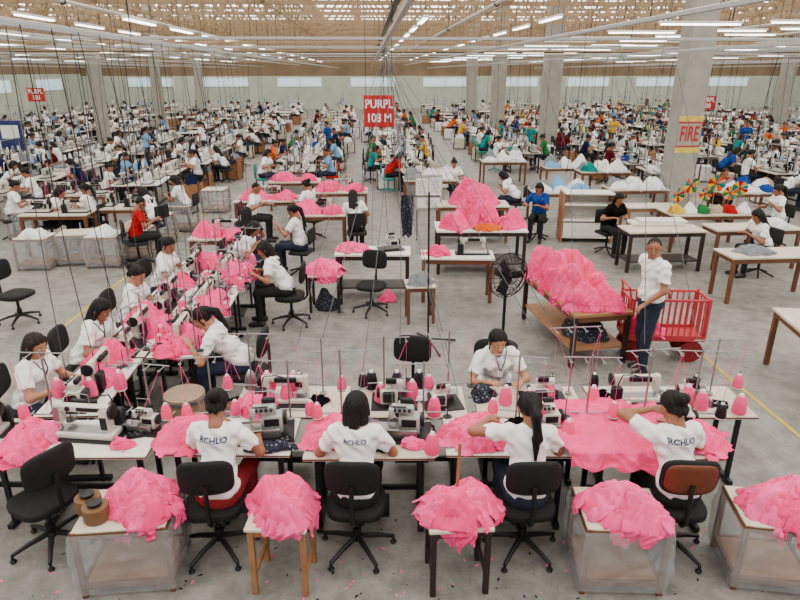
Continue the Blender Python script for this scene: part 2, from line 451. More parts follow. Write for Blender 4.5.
    for s in (-1, 1):
        a = an[s]
        out['shoe%d' % s] = sdf_mesh([cap((a.x, a.y - .035, .045), (a.x + s * .015, a.y + .145, .036), .044, .036), cap((a.x, a.y, .10), (a.x, a.y, .05), .04)], max(h, .012), .02, lambda d, P: np.maximum(d, .003 - P[:, 2]))
    return out
def person(label, loc, rz=0, shirt='shirt', pants='navy', skin='skin', hairm='hair', logo=False, lanyard=False, group=None, cat='person', scale=None, **kw):
    g = person_geo(**kw)
    o = thing('person', label, cat, loc, rz, group)
    if scale: o.scale = (scale,) * 3
    V, Q, mi = g['body']
    mesh_obj('body', V.tolist(), Q.tolist(), [M[skin], M['lip'], M['eye'], M['iris']], o, mi)
    sm = M.get(shirt) or FAB[shirt]
    sh = mesh_obj('shirt', g['shirt'][0].tolist(), g['shirt'][1].tolist(), [sm], o)
    mesh_obj('trousers', g['trousers'][0].tolist(), g['trousers'][1].tolist(), [M[pants]], o)
    mesh_obj('hair', g['hair'][0].tolist(), g['hair'][1].tolist(), [M[hairm]], o)
    for s in (-1, 1):
        V, Q = g['shoe%d' % s]; mesh_obj('shoe', V.tolist(), Q.tolist(), [M['shoe']], o)
    if logo or lanyard:
        bv = BVHTree.FromPolygons([Vector(v) for v in g['shirt'][0]], g['shirt'][1].tolist())
    if lanyard:
        dz = .4 if kw.get('pose') == 'stand' else 0
        for s in (-1, 1):
            pts = []
            for i in range(9):
                t = i / 8; x = s * .062 * (1 - t) ** .8; z = 1.06 - .20 * t + dz
                hit = bv.ray_cast(Vector((x, 1.5, z)), Vector((0, -1, 0)))
                if hit[0]: pts.append((x, hit[0].y + .006, z))
            if len(pts) > 2: MB().tube(pts, .006, 5).build('lanyard_cord', M['text'], o)
        hit = bv.ray_cast(Vector((0, 1.5, .83 + dz)), Vector((0, -1, 0)))
        if hit[0]: MB().box((0, hit[0].y + .012, .825 + dz), (.055, .005, .075), .002).build('badge', M['white'], o)
    if logo:
        for body, size, zz, mm in logo:
            me = text_mesh(body, size)
            bm = bmesh.new(); bm.from_mesh(me)
            bmesh.ops.triangulate(bm, faces=bm.faces)
            bmesh.ops.subdivide_edges(bm, edges=[e for e in bm.edges if e.calc_length() > size * .4], cuts=1)
            bmesh.ops.triangulate(bm, faces=bm.faces)
            for v in bm.verts:
                x, z = v.co.x + kw.get('sx', 0) * .7, v.co.y + zz
                hit = bv.ray_cast(Vector((x, -1.5, z)), Vector((0, 1, 0)))
                y = hit[0].y if hit[0] else 0
                v.co = Vector((x, y - .007, z))
            bm.to_mesh(me); bm.free(); me.materials.clear(); me.materials.append(M[mm])
            lo = bpy.data.objects.new('shirt_print', me); COL.objects.link(lo); lo.parent = sh
    return o

# ------------------------------------------------------------------ cloth
def pile(name, label, cat, loc, rx, ry, hgt, m, seed=0, drape=0.0, rz=0.0, group=None, NR=40, NT=130, rough=1.0, NG=None, gs=1.0, ns=None):
    """heap of garments: an uneven mound of overlapping folded pieces with whole T-shirts thrown over it, their hems hanging where they pass the rim"""
    rs = np.random.RandomState(seed * 7 + 3)
    r = np.linspace(0, 1, NR + 1)[:, None]; th = (np.arange(NT) * 2 * PI / NT)[None, :]
    ph = rs.uniform(0, 6.28, 12)
    def outl(t): return 1 + .14 * np.sin(2 * t + ph[0]) + .11 * np.sin(3 * t + ph[1]) + .06 * np.sin(5 * t + ph[2])
    rr = 1 + (outl(th) - 1) * r
    x = rx * r * rr * np.cos(th); y = ry * r * rr * np.sin(th)
    def lump(x, y): return 1 + .28 * np.sin(x / rx * 2.6 + ph[4]) * np.sin(y / ry * 2.9 + ph[5]) + .17 * np.sin(x / rx * 5 + ph[6] + y / ry * 3)
    z = hgt * (1 - r ** 2.6) * lump(x, y)
    nx_, ny_, nz_ = x / rx ** 2 * hgt, y / ry ** 2 * hgt, np.ones_like(x)
    nl = np.sqrt(nx_ ** 2 + ny_ ** 2 + nz_ ** 2); nx_, ny_, nz_ = nx_ / nl, ny_ / nl, nz_ / nl
    sx_ = x + .8 * z * np.cos(ph[7]); sy_ = y + .8 * z * np.sin(ph[7])
    if NG is None: NG = int(14 + 120 * rx * ry + 60 * hgt * max(rx, ry))
    disp = np.zeros_like(x)
    soft = lambda t: .55 * np.sin(2 * t) + .45 * (1 - 2 * np.sqrt(np.sin(t) ** 2 + .03))
    for j in range(NG):
        q = math.sqrt(rs.uniform(0, 1.05)); t = rs.uniform(0, 6.28)
        k_ = min(NR, int(q * NR)); l_ = int(t / 6.28 * NT) % NT
        cx, cy, cz = x[k_, l_], y[k_, l_], z[k_, l_]
        a, b = rs.uniform(.10, .19) * gs, rs.uniform(.06, .12) * gs
        an = rs.uniform(0, PI); dx, dy = x - cx, y - cy
        u = (dx * math.cos(an) + dy * math.sin(an)); v = (-dx * math.sin(an) + dy * math.cos(an)); w = (z - cz)
        d2 = np.sqrt(v * v + .7 * w * w)
        p = rs.uniform(0, 6.28, 4)
        e = (np.abs(u) / a) ** 3 + (d2 / b) ** 3 + .20 * np.sin(u * 26 + p[0]) * np.sin(v * 30 + w * 22 + p[1])
        mk = np.clip((1.1 - e) / .2, 0, 1); mk = mk * mk * (3 - 2 * mk)
        kf = rs.uniform(50, 100) / gs
        f = soft(.5 * (v + .6 * w) * kf + 1.6 * np.sin(u * 15 + p[2]) + p[3])
        f2 = soft(.5 * (u - .4 * w) * kf * .7 + 1.4 * np.sin(v * 20 + p[1]) + p[0])
        disp = disp * (1 - .5 * mk) + mk * (.025 + .009 * f + .005 * f2) * min(rough, 1.5)
    disp = disp + .005 * soft(sx_ * 22 + 1.9 * np.sin(sy_ * 15 + ph[8]) + ph[9]) - .015
    disp = disp * np.clip((1 - r) / .12, .35, 1)
    x = x + nx_ * disp; y = y + ny_ * disp; z = z + nz_ * disp
    z = np.maximum(z, .002)
    Vs = [np.stack([x.ravel(), y.ravel(), z.ravel()], 1)]
    i, k = np.meshgrid(np.arange(NR), np.arange(NT), indexing='ij')
    a = (i * NT + k).ravel(); b = (i * NT + (k + 1) % NT).ravel()
    Qs = [np.stack([a, a + NT, b + NT, b], 1)]
    ispink = m in PINKS
    mats = [m] + ([q for q in PINKS if q is not m] if ispink else [])
    mis = [np.full(len(Qs[0]), mats.index(M['pink2']) if ispink else 0)]
    if ns is None: ns = int(8 + 85 * max(rx, ry) * (rx + ry) / 2 + 14 * hgt)
    n = 32; base = len(Vs[0])
    uu, vv = np.meshgrid(np.linspace(-1, 1, n), np.linspace(-1, 1, n), indexing='ij')
    for s in range(ns):
        p = rs.uniform(0, 6.28, 9)
        L = rs.uniform(.10, .18) * gs; Wd = L * rs.uniform(.50, .78)
        sm = np.clip((vv - .40) / .12, 0, 1)
        x0 = uu * Wd * (1 + .50 * sm - .10 * np.sin(vv * 3 + p[0])); y0 = vv * L * (1 - .10 * np.abs(uu) * sm) - .05 * L * np.cos(uu * 3.1) * (vv > .5)
        x0 = x0 + .022 * np.sin(y0 * 30 + p[1]) + .004 * np.sin(y0 * 63 + p[2] + x0 * 20)
        y0 = y0 + .022 * np.sin(x0 * 32 + p[3]) + .004 * np.sin(x0 * 70 + p[4])
        an = p[5]; q = math.sqrt(rs.uniform(.02, 1)) * (.98 if drape else .62); t = 2 * PI * ((s * .618 + p[6] * .05) % 1)
        X = x0 * math.cos(an) - y0 * math.sin(an) + rx * q * math.cos(t); Y = x0 * math.sin(an) + y0 * math.cos(an) + ry * q * math.sin(t)
        tt = np.arctan2(Y / ry, X / rx); R = np.sqrt((X / rx) ** 2 + (Y / ry) ** 2) / outl(tt) + 1e-6
        ins = R <= 1
        zz = np.where(ins, hgt * (1 - np.minimum(R, 1) ** 2.6) * lump(X, Y), 0)
        cr = soft((y0 * math.cos(p[7]) + x0 * math.sin(p[7])) * 36 + 1.9 * np.sin(x0 * 24 + p[8]))
        cr2 = soft(x0 * 55 + 1.8 * np.sin(y0 * 34 + p[2]) + p[1])
        edge = np.maximum(np.abs(uu), np.abs(vv)) ** 6
        fol = .013 * cr + .007 * cr2 + .012 * np.sin(uu * 2.2 + p[4]) * np.sin(vv * 2.5 + p[3]) - .012 * edge + .004 * edge * np.sin(uu * 4 + vv * 3 + p[6])
        off = .020 * min(rough, 1.6) + .022 * s / ns + .012
        over_ = np.maximum(R - 1, 0) * (rx + ry) / 2
        nzz = 1 / np.sqrt(1 + (X / rx ** 2 * hgt) ** 2 + (Y / ry ** 2 * hgt) ** 2)
        if drape:
            sc_ = np.where(ins, 1, (1 + .05 * np.tanh(over_ * 8)) / R)
            hz = np.minimum(over_ * .95, drape * (1.0 + .12 * np.sin(p[0] + uu * 2)))
            push = off + fol
            rl = np.sqrt(X * X + Y * Y) + 1e-6
            out_ = np.where(ins, (1 - nzz) * push, push)
            X2 = X * sc_ + X / rl * out_; Y2 = Y * sc_ + Y / rl * out_
            Z2 = zz - hz + np.where(ins, push * np.maximum(nzz, .3), push * .4)
            Z2 = np.maximum(Z2, -loc[2] + .03)
        else:
            X2, Y2 = X, Y; Z2 = np.maximum(zz + (off + fol) * np.where(ins, 1, .55), .004)
        Vs.append(np.stack([X2.ravel(), Y2.ravel(), Z2.ravel()], 1))
        ii, kk = np.meshgrid(np.arange(n - 1), np.arange(n - 1), indexing='ij')
        a = (ii * n + kk).ravel() + base
        Qs.append(np.stack([a, a + n, a + n + 1, a + 1], 1)); base += n * n
        mis.append(np.full(len(a), int(rs.choice([0, 0, 0, 1, 2])) if ispink else 0))
    V = np.concatenate(Vs); Q = np.concatenate(Qs)
    o = mesh_obj(name, V.tolist(), Q.tolist(), mats, None, np.concatenate(mis))
    o.location = loc; o.rotation_euler = (0, 0, rz)
    return tag(o, label, cat, group)
def sheet(name, label, cat, loc, w, d, m, edge_front=None, seed=0, folds=.02, rz=0, group=None, n=80):
    """flat garment spread on a table; what lies beyond edge_front (local -y) hangs down"""
    V = []; Fc = []; off = Vector((seed * 2.3, seed * 1.1, 0))
    for j in range(n + 1):
        for i in range(n + 1):
            u, v = i / n * 2 - 1, j / n * 2 - 1
            k = 1 + .16 * noise.noise(Vector((u * 1.2, v * 1.2, 7)) + off) + .09 * noise.noise(Vector((u * 3, v * 3, 2)) + off)
            x, y = u * w / 2 * k, v * d / 2 * k
            p = Vector((x, y, 0))
            w_ = noise.noise_vector(p * 3 + off) * .8
            f = (1 - 2.0 * abs(noise.noise(p * 6 + off + w_))) * folds + noise.noise(p * 4 + off) * folds * .8 + (1 - 2 * abs(noise.noise(p * 15 + off + w_ * 2))) * folds * .4
            z = .012 + folds + f
            if edge_front is not None and y < edge_front:
                e = edge_front - y
                y = edge_front - .02 - abs(f) * .8 - .12 * e + .025 * math.sin(x * 22 + seed) * min(1, e * 5)
                z = z - e * .95
            V.append((x, y, z))
    for j in range(n):
        for i in range(n):
            a = j * (n + 1) + i; Fc.append((a, a + 1, a + n + 2, a + n + 1))
    o = mesh_obj(name, V, Fc, [m]); o.location = loc; o.rotation_euler = (0, 0, rz)
    return tag(o, label, cat, group)

# ------------------------------------------------------------------ furniture / machines
OCC = []
def make_sewing_table(label, loc, rz=0, w=1.12, d=.57, top='lam', group=None):
    o = thing('sewing_table', label, 'table', loc, rz, group)
    MB().box((0, 0, .742), (w, d, .032), .006).build('tabletop', M[top], o)
    MB().box((0, 0, .742), (w + .006, d + .006, .014), .003).build('edge_band', M['wood'], o)
    for s in (-1, 1):
        for t in (-1, 1):
            MB().box((s * (w / 2 - .1), t * .17, .36), (.045, .03, .73), .004).build('leg', M['dsteel'], o)
        MB().box((s * (w / 2 - .1), 0, .03), (.05, d - .06, .05), .006).build('foot_bar', M['dsteel'], o)
    MB().box((0, .10, .2), (w - .2, .03, .05), .004).build('crossbar', M['dsteel'], o)
    MB().box((0, -.04, .12), (.32, .24, .02), .004, Matrix.Rotation(rad(12), 3, 'X')).build('pedal', M['black'], o)
    MB().box((.15, .06, .63), (.26, .16, .17), .02).build('motor', M['dsteel'], o)
    return o
def make_lockstitch(label, loc, rz=0, m='mach', group=None):
    o = thing('sewing_machine', label, 'sewing machine', loc, rz, group)
    MB().box((0, .01, .008), (.56, .24, .016), .004).build('dark_gap_plate', M['black'], o)  # black plate added under the bed to stand in for the dark gap
    MB().box((0, 0, .032), (.48, .16, .042), .010, seg=2).build('bed', M[m], o)
    MB().box((.168, 0, .145), (.080, .085, .20), .022, seg=2).box((.0, 0, .232), (.42, .062, .055), .016, seg=2).build('arm', M[m], o)
    h = MB().box((-.19, 0, .185), (.055, .07, .165), .014, seg=2).build('head', M[m], o)
    MB().box((-.19, -.038, .19), (.04, .012, .12), .004).build('face_plate', M['steel'], h)
    MB().lathe((.213, 0, .215), [(.02, 0), (.056, .003), (.06, .012), (.056, .024), (.025, .03)], 24, 'x').build('handwheel', M['black'], o)
    MB().tube([(-.19, 0, .11), (-.19, 0, .058)], .005, 8).build('needle_bar', M['steel'], o)
    MB().box((-.19, -.015, .060), (.02, .055, .007), .002).build('presser_foot', M['steel'], o)
    MB().lathe((-.10, -.040, .235), [(.017, 0), (.021, .01), (.01, .02)], 14, 'y').build('tension_dial', M['dsteel'], o)
    MB().tube([(.06, 0, .26), (.06, 0, .34), (.0, -.02, .36), (-.1, -.02, .33)], .004, 6).build('thread_guide', M['steel'], o)
    MB().box((.06, -.033, .235), (.18, .004, .030), .001).build('name_plate', M['dsteel'], o)
    MB().box((.168, -.045, .13), (.05, .005, .10), .001).build('side_cover', M['dsteel'], o)
    MB().box((-.02, .0, .053), (.40, .10, .004), .001).build('bed_plate', M['steel'], o)
    MB().box((.20, .10, .10), (.10, .06, .18), .012).build('control_box', M['dsteel'], o)
    MB().box((-.02, .055, .245), (.20, .035, .05), .008).build('rear_motor', M['dsteel'], o)
    MB().tube([(.20, .10, .19), (.16, .09, .30), (.06, .06, .29), (.0, .05, .27)], .006, 6).build('air_hose', M['black'], o)
    return o
def make_overlock(label, loc, rz=0, m='machg', group=None):
    o = thing('overlock_machine', label, 'sewing machine', loc, rz, group)
    MB().box((.0, .01, .008), (.42, .32, .016), .004).build('dark_gap_plate', M['black'], o)  # added black plate, imitates the dark gap beneath the machine
    MB().box((.05, .03, .085), (.16, .12, .14), .014, seg=2).build('body', M[m], o)
    MB().box((-.02, -.075, .05), (.27, .04, .07), .010, seg=2).build('front_cover', M['steel'], o)
    MB().box((-.10, -.065, .098), (.17, .11, .014), .005).build('cloth_plate', M['steel'], o)
    hd = MB().box((.0, .02, .205), (.17, .075, .055), .016, seg=2).box((-.078, -.015, .19), (.04, .07, .085), .012, seg=2).box((.06, .03, .17), (.05, .07, .05), .008).build('head', M[m], o)
    for i in range(4):
        MB().lathe((-.055 + .036 * i, -.02, .215), [(.009, 0), (.013, -.006), (.012, -.018), (.005, -.024)], 12, 'y').build('tension_knob', M['dsteel'], hd)
    MB().tube([(-.095, -.055, .19), (-.095, -.07, .115)], .006, 8).build('needle_bar', M['steel'], o)
    MB().box((-.095, -.085, .111), (.025, .06, .010), .003).build('presser_foot', M['steel'], o)
    MB().lathe((.132, .03, .115), [(.02, 0), (.052, .004), (.055, .014), (.052, .026), (.02, .03)], 22, 'x').build('handwheel', M['black'], o)
    MB().tube([(-.08, .05, .23), (-.08, .05, .33), (.07, .05, .33), (.07, .05, .23)], .004, 6).build('thread_guide', M['steel'], o)
    MB().box((.05, .115, .11), (.11, .05, .10), .012).build('oil_reservoir', M['dsteel'], o)
    MB().box((.05, -.033, .11), (.11, .006, .06), .002).build('side_cover', M['dsteel'], o)
    MB().box((-.03, -.012, .234), (.12, .02, .004), .001).build('name_plate', M['black'], o)
    MB().box((.03, .06, .245), (.10, .04, .05), .008).build('rear_motor', M['dsteel'], o)
    return o
def make_stand(label, loc, rz=0, hgt=.66, group=None):
    o = thing('thread_stand', label, 'thread stand', loc, rz, group)
    MB().lathe((0, 0, 0), [(.03, 0), (.03, .02), (.012, .03)], 14).tube([(0, 0, .02), (0, 0, hgt)], .008, 8).build('pole', M['steel'], o)
    t = MB().tube([(-.2, .0, .10), (.2, .0, .10)], .007, 6).tube([(-.2, -.09, .10), (-.2, .05, .10)], .006, 6).tube([(.2, -.09, .10), (.2, .05, .10)], .006, 6).build('spool_tray', M['steel'], o)
    for x in (-.2, .2):
        MB().tube([(x, -.08, .1), (x, -.08, .28)], .004, 6).lathe((x, -.08, .1), [(.04, 0), (.04, .006)], 16).build('spool_pin', M['dsteel'], t)
    g = MB().tube([(-.24, 0, hgt - .02), (.24, 0, hgt - .02)], .006, 6)
    for x in (-.2, -.07, .07, .2):
        g.tube([(x, 0, hgt - .02), (x, -.09, hgt - .02)], .004, 5).ring((x, -.1, hgt - .02), .012, .003, 'z', 10, 4)
    g.build('guide_arm', M['steel'], o)
    for x in (-.2, .2):
        MB().tube([(x, -.08, .27), (x, -.1, hgt - .02), (x * .3, -.16, .24)], .0022, 4).build('thread_strand', M['pink3'], o)
    return o
def make_cone(label, loc, m='cone', group=None, s=1.0):
    o = thing('thread_cone', label, 'thread cone', loc, 0, group)
    MB().lathe((0, 0, .008), [(.038, 0), (.049, .008), (.050, .03), (.044, .085), (.034, .125), (.024, .14)], 22).build('thread', M.get(m) or FAB[m], o)
    MB().lathe((0, 0, 0), [(.046, 0), (.046, .006), (.018, .012), (.018, .145), (.013, .165), (.008, .166)], 20).build('core', M['white'], o)
    o.scale = (s, s, s)
    return o
def make_chair(label, loc, rz=0, back='chairf', group=None):
    o = thing('office_chair', label, 'chair', loc, rz, group)
    MB().sup((0, .01, .445), (.228, .05 * 4.3, .046), .45).build('seat', M['chairf'], o)
    if back == 'chairf':
        MB().sup((0, -.205, .82), (.205, .036, .150), .52, .55, rad(5)).build('backrest', M[back], o)
    else:
        MB().sup((0, -.195, .82), (.212, .034, .156), .52, .55, rad(5)).build('backrest_rim', M['chairf'], o)
        MB().sup((0, -.212, .82), (.188, .034, .134), .52, .55, rad(5)).build('backrest', M[back], o)
    MB().tube([(0, 0, .39), (0, -.2, .395), (0, -.248, .45), (0, -.25, .79)], .018, 8).build('back_bar', M['black'], o)
    MB().lathe((0, 0, .1), [(.035, 0), (.035, .12), (.022, .12), (.022, .28), (.07, .285), (.07, .31)], 16).build('gas_column', M['black'], o)
    for k in range(5):
        a = 2 * PI * k / 5 + .3; c, s = math.cos(a), math.sin(a)
        l = MB().tube([(c * .03, s * .03, .13), (c * .17, s * .17, .105), (c * .3, s * .3, .065)], [.024, .02, .015], 8).build('leg', M['black'], o)
        MB().lathe((c * .295, s * .295, 0), [(.022, 0), (.026, .015), (.012, .03), (.01, .06)], 12).build('glide', M['black'], l)
    return o
def make_side_table(label, loc, rz=0, w=.46, d=.42, h=.60, wood='woodl', top='lam2', group=None):
    o = thing('side_table', label, 'table', loc, rz, group)
    MB().box((0, 0, h - .012), (w, d, .025), .004).build('tabletop', M[top], o)
    MB().box((0, 0, h - .055), (w - .05, d - .05, .06), .004).build('apron', M[wood], o)
    for s in (-1, 1):
        for t in (-1, 1):
            MB().box((s * (w / 2 - .035), t * (d / 2 - .035), (h - .03) / 2), (.042, .042, h - .03), .004).build('leg', M[wood], o)
        MB().box((s * (w / 2 - .035), 0, .16), (.025, d - .08, .04), .003).build('stretcher', M[wood], o)
    return o
def make_bin(label, loc, rz=0, w=.56, d=.48, h=.58, group=None):
    o = thing('plastic_lined_bin', label, 'bin', loc, rz, group)
    for s in (-1, 1):
        for t in (-1, 1):
            MB().box((s * (w / 2 - .02), t * (d / 2 - .02), h / 2), (.04, .04, h), .004).build('post', M['wood'], o)
    for z, nm in ((.10, 'lower_rail'), (h - .035, 'upper_rail')):
        for s in (-1, 1):
            MB().box((s * (w / 2 - .02), 0, z), (.03, d - .08, .05), .003).build(nm, M['wood'], o)
            MB().box((0, s * (d / 2 - .02), z), (w - .08, .03, .05), .003).build(nm, M['wood'], o)
    MB().box((0, 0, .11), (w - .05, d - .05, .012)).build('bottom_panel', M['woodl'], o)
    MB().box((0, 0, h - .005), (w - .02, d - .02, .014), .003).build('top_panel', M['lam2'], o)
    n, mz = 88, 18; V = []; Q = []; sd = loc[0] * 3.1
    per = [(-1, -1), (1, -1), (1, 1), (-1, 1)]
    for j in range(mz + 1):
        z = .04 + (h - .05) * j / mz
        for i in range(n):
            t = i / n * 4; k = int(t); f = t - k
            a, b = per[k], per[(k + 1) % 4]
            x = (a[0] + (b[0] - a[0]) * f) * (w / 2 + .008); y = (a[1] + (b[1] - a[1]) * f) * (d / 2 + .008)
            q = Vector((x * 5 + sd, y * 5, z * 4))
            bl = .012 + .028 * abs(noise.noise(q)) + .022 * (1 - 2 * abs(noise.noise(q * 2.2 + noise.noise_vector(q) * .8)))
            bl *= math.sin(PI * min(1, max(0, j / mz))) * .8 + .15
            l = math.hypot(x, y); V.append((x + x / l * bl, y + y / l * bl, z))
    for j in range(mz):
        for i in range(n):
            Q.append((j * n + i, j * n + (i + 1) % n, (j + 1) * n + (i + 1) % n, (j + 1) * n + i))
    mesh_obj('plastic_cover', V, Q, [M['plastic']], o)
    return o
def make_work_table(label, loc, rz=0, w=1.3, d=.6, h=.80, wood='wood', shelf=True, group=None, top='lam2'):
    OCC.append((loc[0], loc[1], max(w, d) / 2))
    o = thing('work_table', label, 'table', loc, rz, group)
    MB().box((0, 0, h - .02), (w, d, .035), .005).build('tabletop', M[top], o)
    MB().box((0, 0, h - .075), (w - .06, d - .06, .075), .004).build('apron', M[wood], o)
    for s in (-1, 1):
        for t in (-1, 1):
            MB().box((s * (w / 2 - .05), t * (d / 2 - .05), (h - .04) / 2), (.06, .06, h - .04), .005).build('leg', M[wood], o)
    if shelf: MB().box((0, 0, .2), (w - .1, d - .1, .025), .003).build('shelf', M[wood], o)
    return o

# ================================================================== SETTING
def struct(o): o['kind'] = 'structure'; return o
fm = mat('worn_concrete_floor', (0.53, 0.515, 0.49), 0.5, var=0.14, scale=.7, bump=0.05, bscale=30)
nt = fm.node_tree
n2 = nt.nodes.new('ShaderNodeTexNoise'); n2.inputs['Scale'].default_value = 3.4; n2.inputs['Detail'].default_value = 9; n2.inputs['Roughness'].default_value = .74
r2 = nt.nodes.new('ShaderNodeValToRGB'); r2.color_ramp.elements[0].position = .36; r2.color_ramp.elements[0].color = (.52, .51, .50, 1); r2.color_ramp.elements[1].position = .6; r2.color_ramp.elements[1].color = (1, 1, 1, 1)
mx = nt.nodes.new('ShaderNodeMix'); mx.data_type = 'RGBA'; mx.blend_type = 'MULTIPLY'; mx.inputs[0].default_value = 1
tcn = [n for n in nt.nodes if n.type == 'TEX_COORD'][0]; rmp = [n for n in nt.nodes if n.type == 'VALTORGB'][0]
nt.links.new(tcn.outputs['Object'], n2.inputs['Vector']); nt.links.new(n2.outputs['Fac'], r2.inputs['Fac'])
nt.links.new(rmp.outputs['Color'], mx.inputs[6]); nt.links.new(r2.outputs['Color'], mx.inputs[7]); nt.links.new(mx.outputs[2], nt.nodes['Principled BSDF'].inputs['Base Color'])
XL, XR, YB = -29, 46, 68
ZR = 8.3
struct(MB().box((8, 33, -.05), (80, 74, .1)).build('floor', fm)).rotation_euler = (0, 0, HA)
wallm = mat('pale_green_wall', (0.70, 0.73, 0.68), 0.8, var=0.08, scale=1)
wallb = mat('tan_upper_wall', (0.50, 0.42, 0.33), 0.8, var=0.2, scale=.6)
def hbox(name, c, d, m):
    o = MB().box((0, 0, 0), d).build(name, m); o.location = hall(*c); o.rotation_euler = (0, 0, HA); return struct(o)
hbox('wall_left', (XL, 38, 1.7), (.2, 60, 3.4), wallm)
hbox('wall_right', (XR, 38, 1.7), (.2, 60, 3.4), wallm)
hbox('wall_back', ((XL + XR) / 2, YB, 1.6), (XR - XL, .2, 3.2), wallm)
hbox('trim_1', ((XL + XR) / 2, YB, 5.75), (XR - XL, .2, 5.1), wallb)
hbox('trim_2', (XL, 38, 5.85), (.2, 60, 4.9), wallb)
hbox('trim_3', (XR, 38, 5.85), (.2, 60, 4.9), wallb)
winm = mat('bright_window_glass', (0.80, 0.88, 0.93), 0.2, var=0.03, emit=0.6)
for i in range(9):
    x = -22 + i * 7.5
    w = hbox('window_%d' % (i + 1), (x, YB - .13, 2.6), (4.6, .06, .9), M['white'])
    for s in (-1, 1): MB().box((s * 1.13, -.03, 0), (2.1, .03, .78)).build('pane', winm, w)
for i in range(4):
    w = hbox('window_%d' % (i + 10), (XL + .13, 34 + i * 9, 2.5), (.06, 5, 1.0), M['white'])
    for s in (-1, 1): MB().box((.03, s * 1.2, 0), (.03, 2.3, .86)).build('pane', winm, w)
skym = mat('translucent_roof_sheet', (1.0, 0.985, 0.955), 0.6, var=0.05, scale=.4, emit=4.1)
opm = mat('tan_roof_sheet', (0.66, 0.57, 0.46), 0.7, var=0.2, scale=.8)
rb = MB(); y = -6.0; k = 0
while y < YB:
    wd = 2.9 if k % 2 == 0 else 1.4
    rb.box(((XL + XR) / 2, y + wd / 2, ZR), (XR - XL, wd, .05), m=k % 2); y += wd; k += 1
ro = struct(rb.build('ceiling', [skym, opm])); ro.rotation_euler = (0, 0, HA)
tr = MB()
Z0, Z1 = 5.5, 7.8
n = 25
for z in (Z0, Z1): tr.tube([(XL, 0, z), (XR, 0, z)], .085, 4)
for i in range(n):
    x0 = XL + (XR - XL) * i / n; x1 = XL + (XR - XL) * (i + 1) / n; xm = (x0 + x1) / 2
    tr.tube([(x0, 0, Z0), (xm, 0, Z1)], .060, 4, cap=False).tube([(xm, 0, Z1), (x1, 0, Z0)], .060, 4, cap=False)
    tr.tube([(xm, 0, Z0), (xm, 0, Z1)], .034, 4, cap=False)
t0 = struct(tr.build('roof_truss', M['truss'])); first = True
for y in np.arange(16.5, 67, 3.6):
    t = t0 if first else t0.copy()
    if not first: COL.objects.link(t)
    first = False
    t.location = hall(0, y); t.rotation_euler = (0, 0, HA)
pu = MB().box((0, 36, 7.95), (.12, 62, .16)).build('purlin', M['truss']); struct(pu); first = True
for x in np.arange(-27, 45, 2.6):
    p = pu if first else pu.copy()
    if not first: COL.objects.link(p)
    first = False
    p.location = hall(x, 0); p.rotation_euler = (0, 0, HA)
lb = MB()
for z in (Z0 + .05, Z0 + .85): lb.tube([(0, 12, z), (0, 66, z)], .055, 4)
for i in range(45):
    y0 = 12 + 1.2 * i
    lb.tube([(0, y0, Z0 + .05), (0, y0 + .6, Z0 + .85)], .034, 4, cap=False).tube([(0, y0 + .6, Z0 + .85), (0, y0 + 1.2, Z0 + .05)], .034, 4, cap=False)
lb0 = struct(lb.build('lattice_beam', M['truss'])); first = True
for x in (-25, -19.5, -14.2, -11, -7.8, -3.0, 4.2, 11, 14, 17.5, 20, 23.5, 27, 34):
    p = lb0 if first else lb0.copy()
    if not first: COL.objects.link(p)
    first = False
    p.location = hall(x, 0); p.rotation_euler = (0, 0, HA)
def strip(a, b, w=.07):
    v = b - a; o = MB().box((0, 0, .003), (w, v.length, .004)).build('floor_line', M['yline']); o.location = (a + b) / 2; o.rotation_euler = (0, 0, -math.atan2(v.x, v.y)); struct(o)
strip(gp(690, 345), gp(830, 462), .05); strip(gp(60, 330), gp(215, 205), .05)
lm = MB(); rl = random.Random(5)
for i in range(560):
    px, py = rl.uniform(0, 800), rl.uniform(520, 600)
    if rl.random() < .45: px, py = rl.uniform(200, 780), rl.uniform(250, 420)
    p = gp(px, py, .003); s = rl.uniform(.005, .019); a = rl.uniform(0, 6)
    vs = [lm.bm.verts.new((p.x + s * math.cos(a + q) * u, p.y + s * math.sin(a + q) * u, .003)) for q, u in ((0, 1.5), (1.6, .6), (3.1, 1.2), (4.6, .5))]
    lm.bm.faces.new(vs).material_index = i % 3
o = lm.build('floor_lint', [FAB['black'], M['pink3'], FAB['grey']]); tag(o, 'small scraps of lint and thread scattered on the concrete floor', 'lint'); o['kind'] = 'stuff'

COLS = []
def column(px, py, w, label, hgt=7.8):
    p = gp(px, py); COLS.append(p)
    o = thing('concrete_column', label, 'column', p, HA)
    MB().box((0, 0, hgt / 2), (w, w, hgt), .02).build('shaft', M['concrete'], o)
    MB().box((0, 0, .12), (w + .06, w + .06, .24), .02).build('plinth', M['concrete'], o)
    return o, p
fc, fp = column(671, 214, .62, 'thick concrete column painted with red FIRE lettering')
for z, hh_ in ((2.50, .13), (1.72, .13)):
    MB().box((0, -.313, z), (.625, .006, hh_)).build('yellow_band', M['yellowp'], fc)
    MB().box((0, -.314, z - .10 * (1 if z > 2 else -1)), (.625, .006, .035)).build('red_band', M['red'], fc)
sign_text('FIRE', .27, fc, (0, -.319, 2.11), M['red'], stretch=1.9)
column(546, 152, .74, 'tall concrete column behind the FIRE column, right of the centre aisle')
column(496, 134, .76, 'concrete column second farthest right of the centre aisle')
column(470, 124, .70, 'farthest slim concrete column right of the centre aisle')
column(107, 152, .5, 'nearest concrete column among the sewing lines on the left')
column(163, 134, .5, 'middle concrete column among the sewing lines on the left')
column(203, 123, .5, 'farthest concrete column among the sewing lines on the left')
column(775, 137, .6, 'distant concrete column at the right edge beyond the FIRE column')
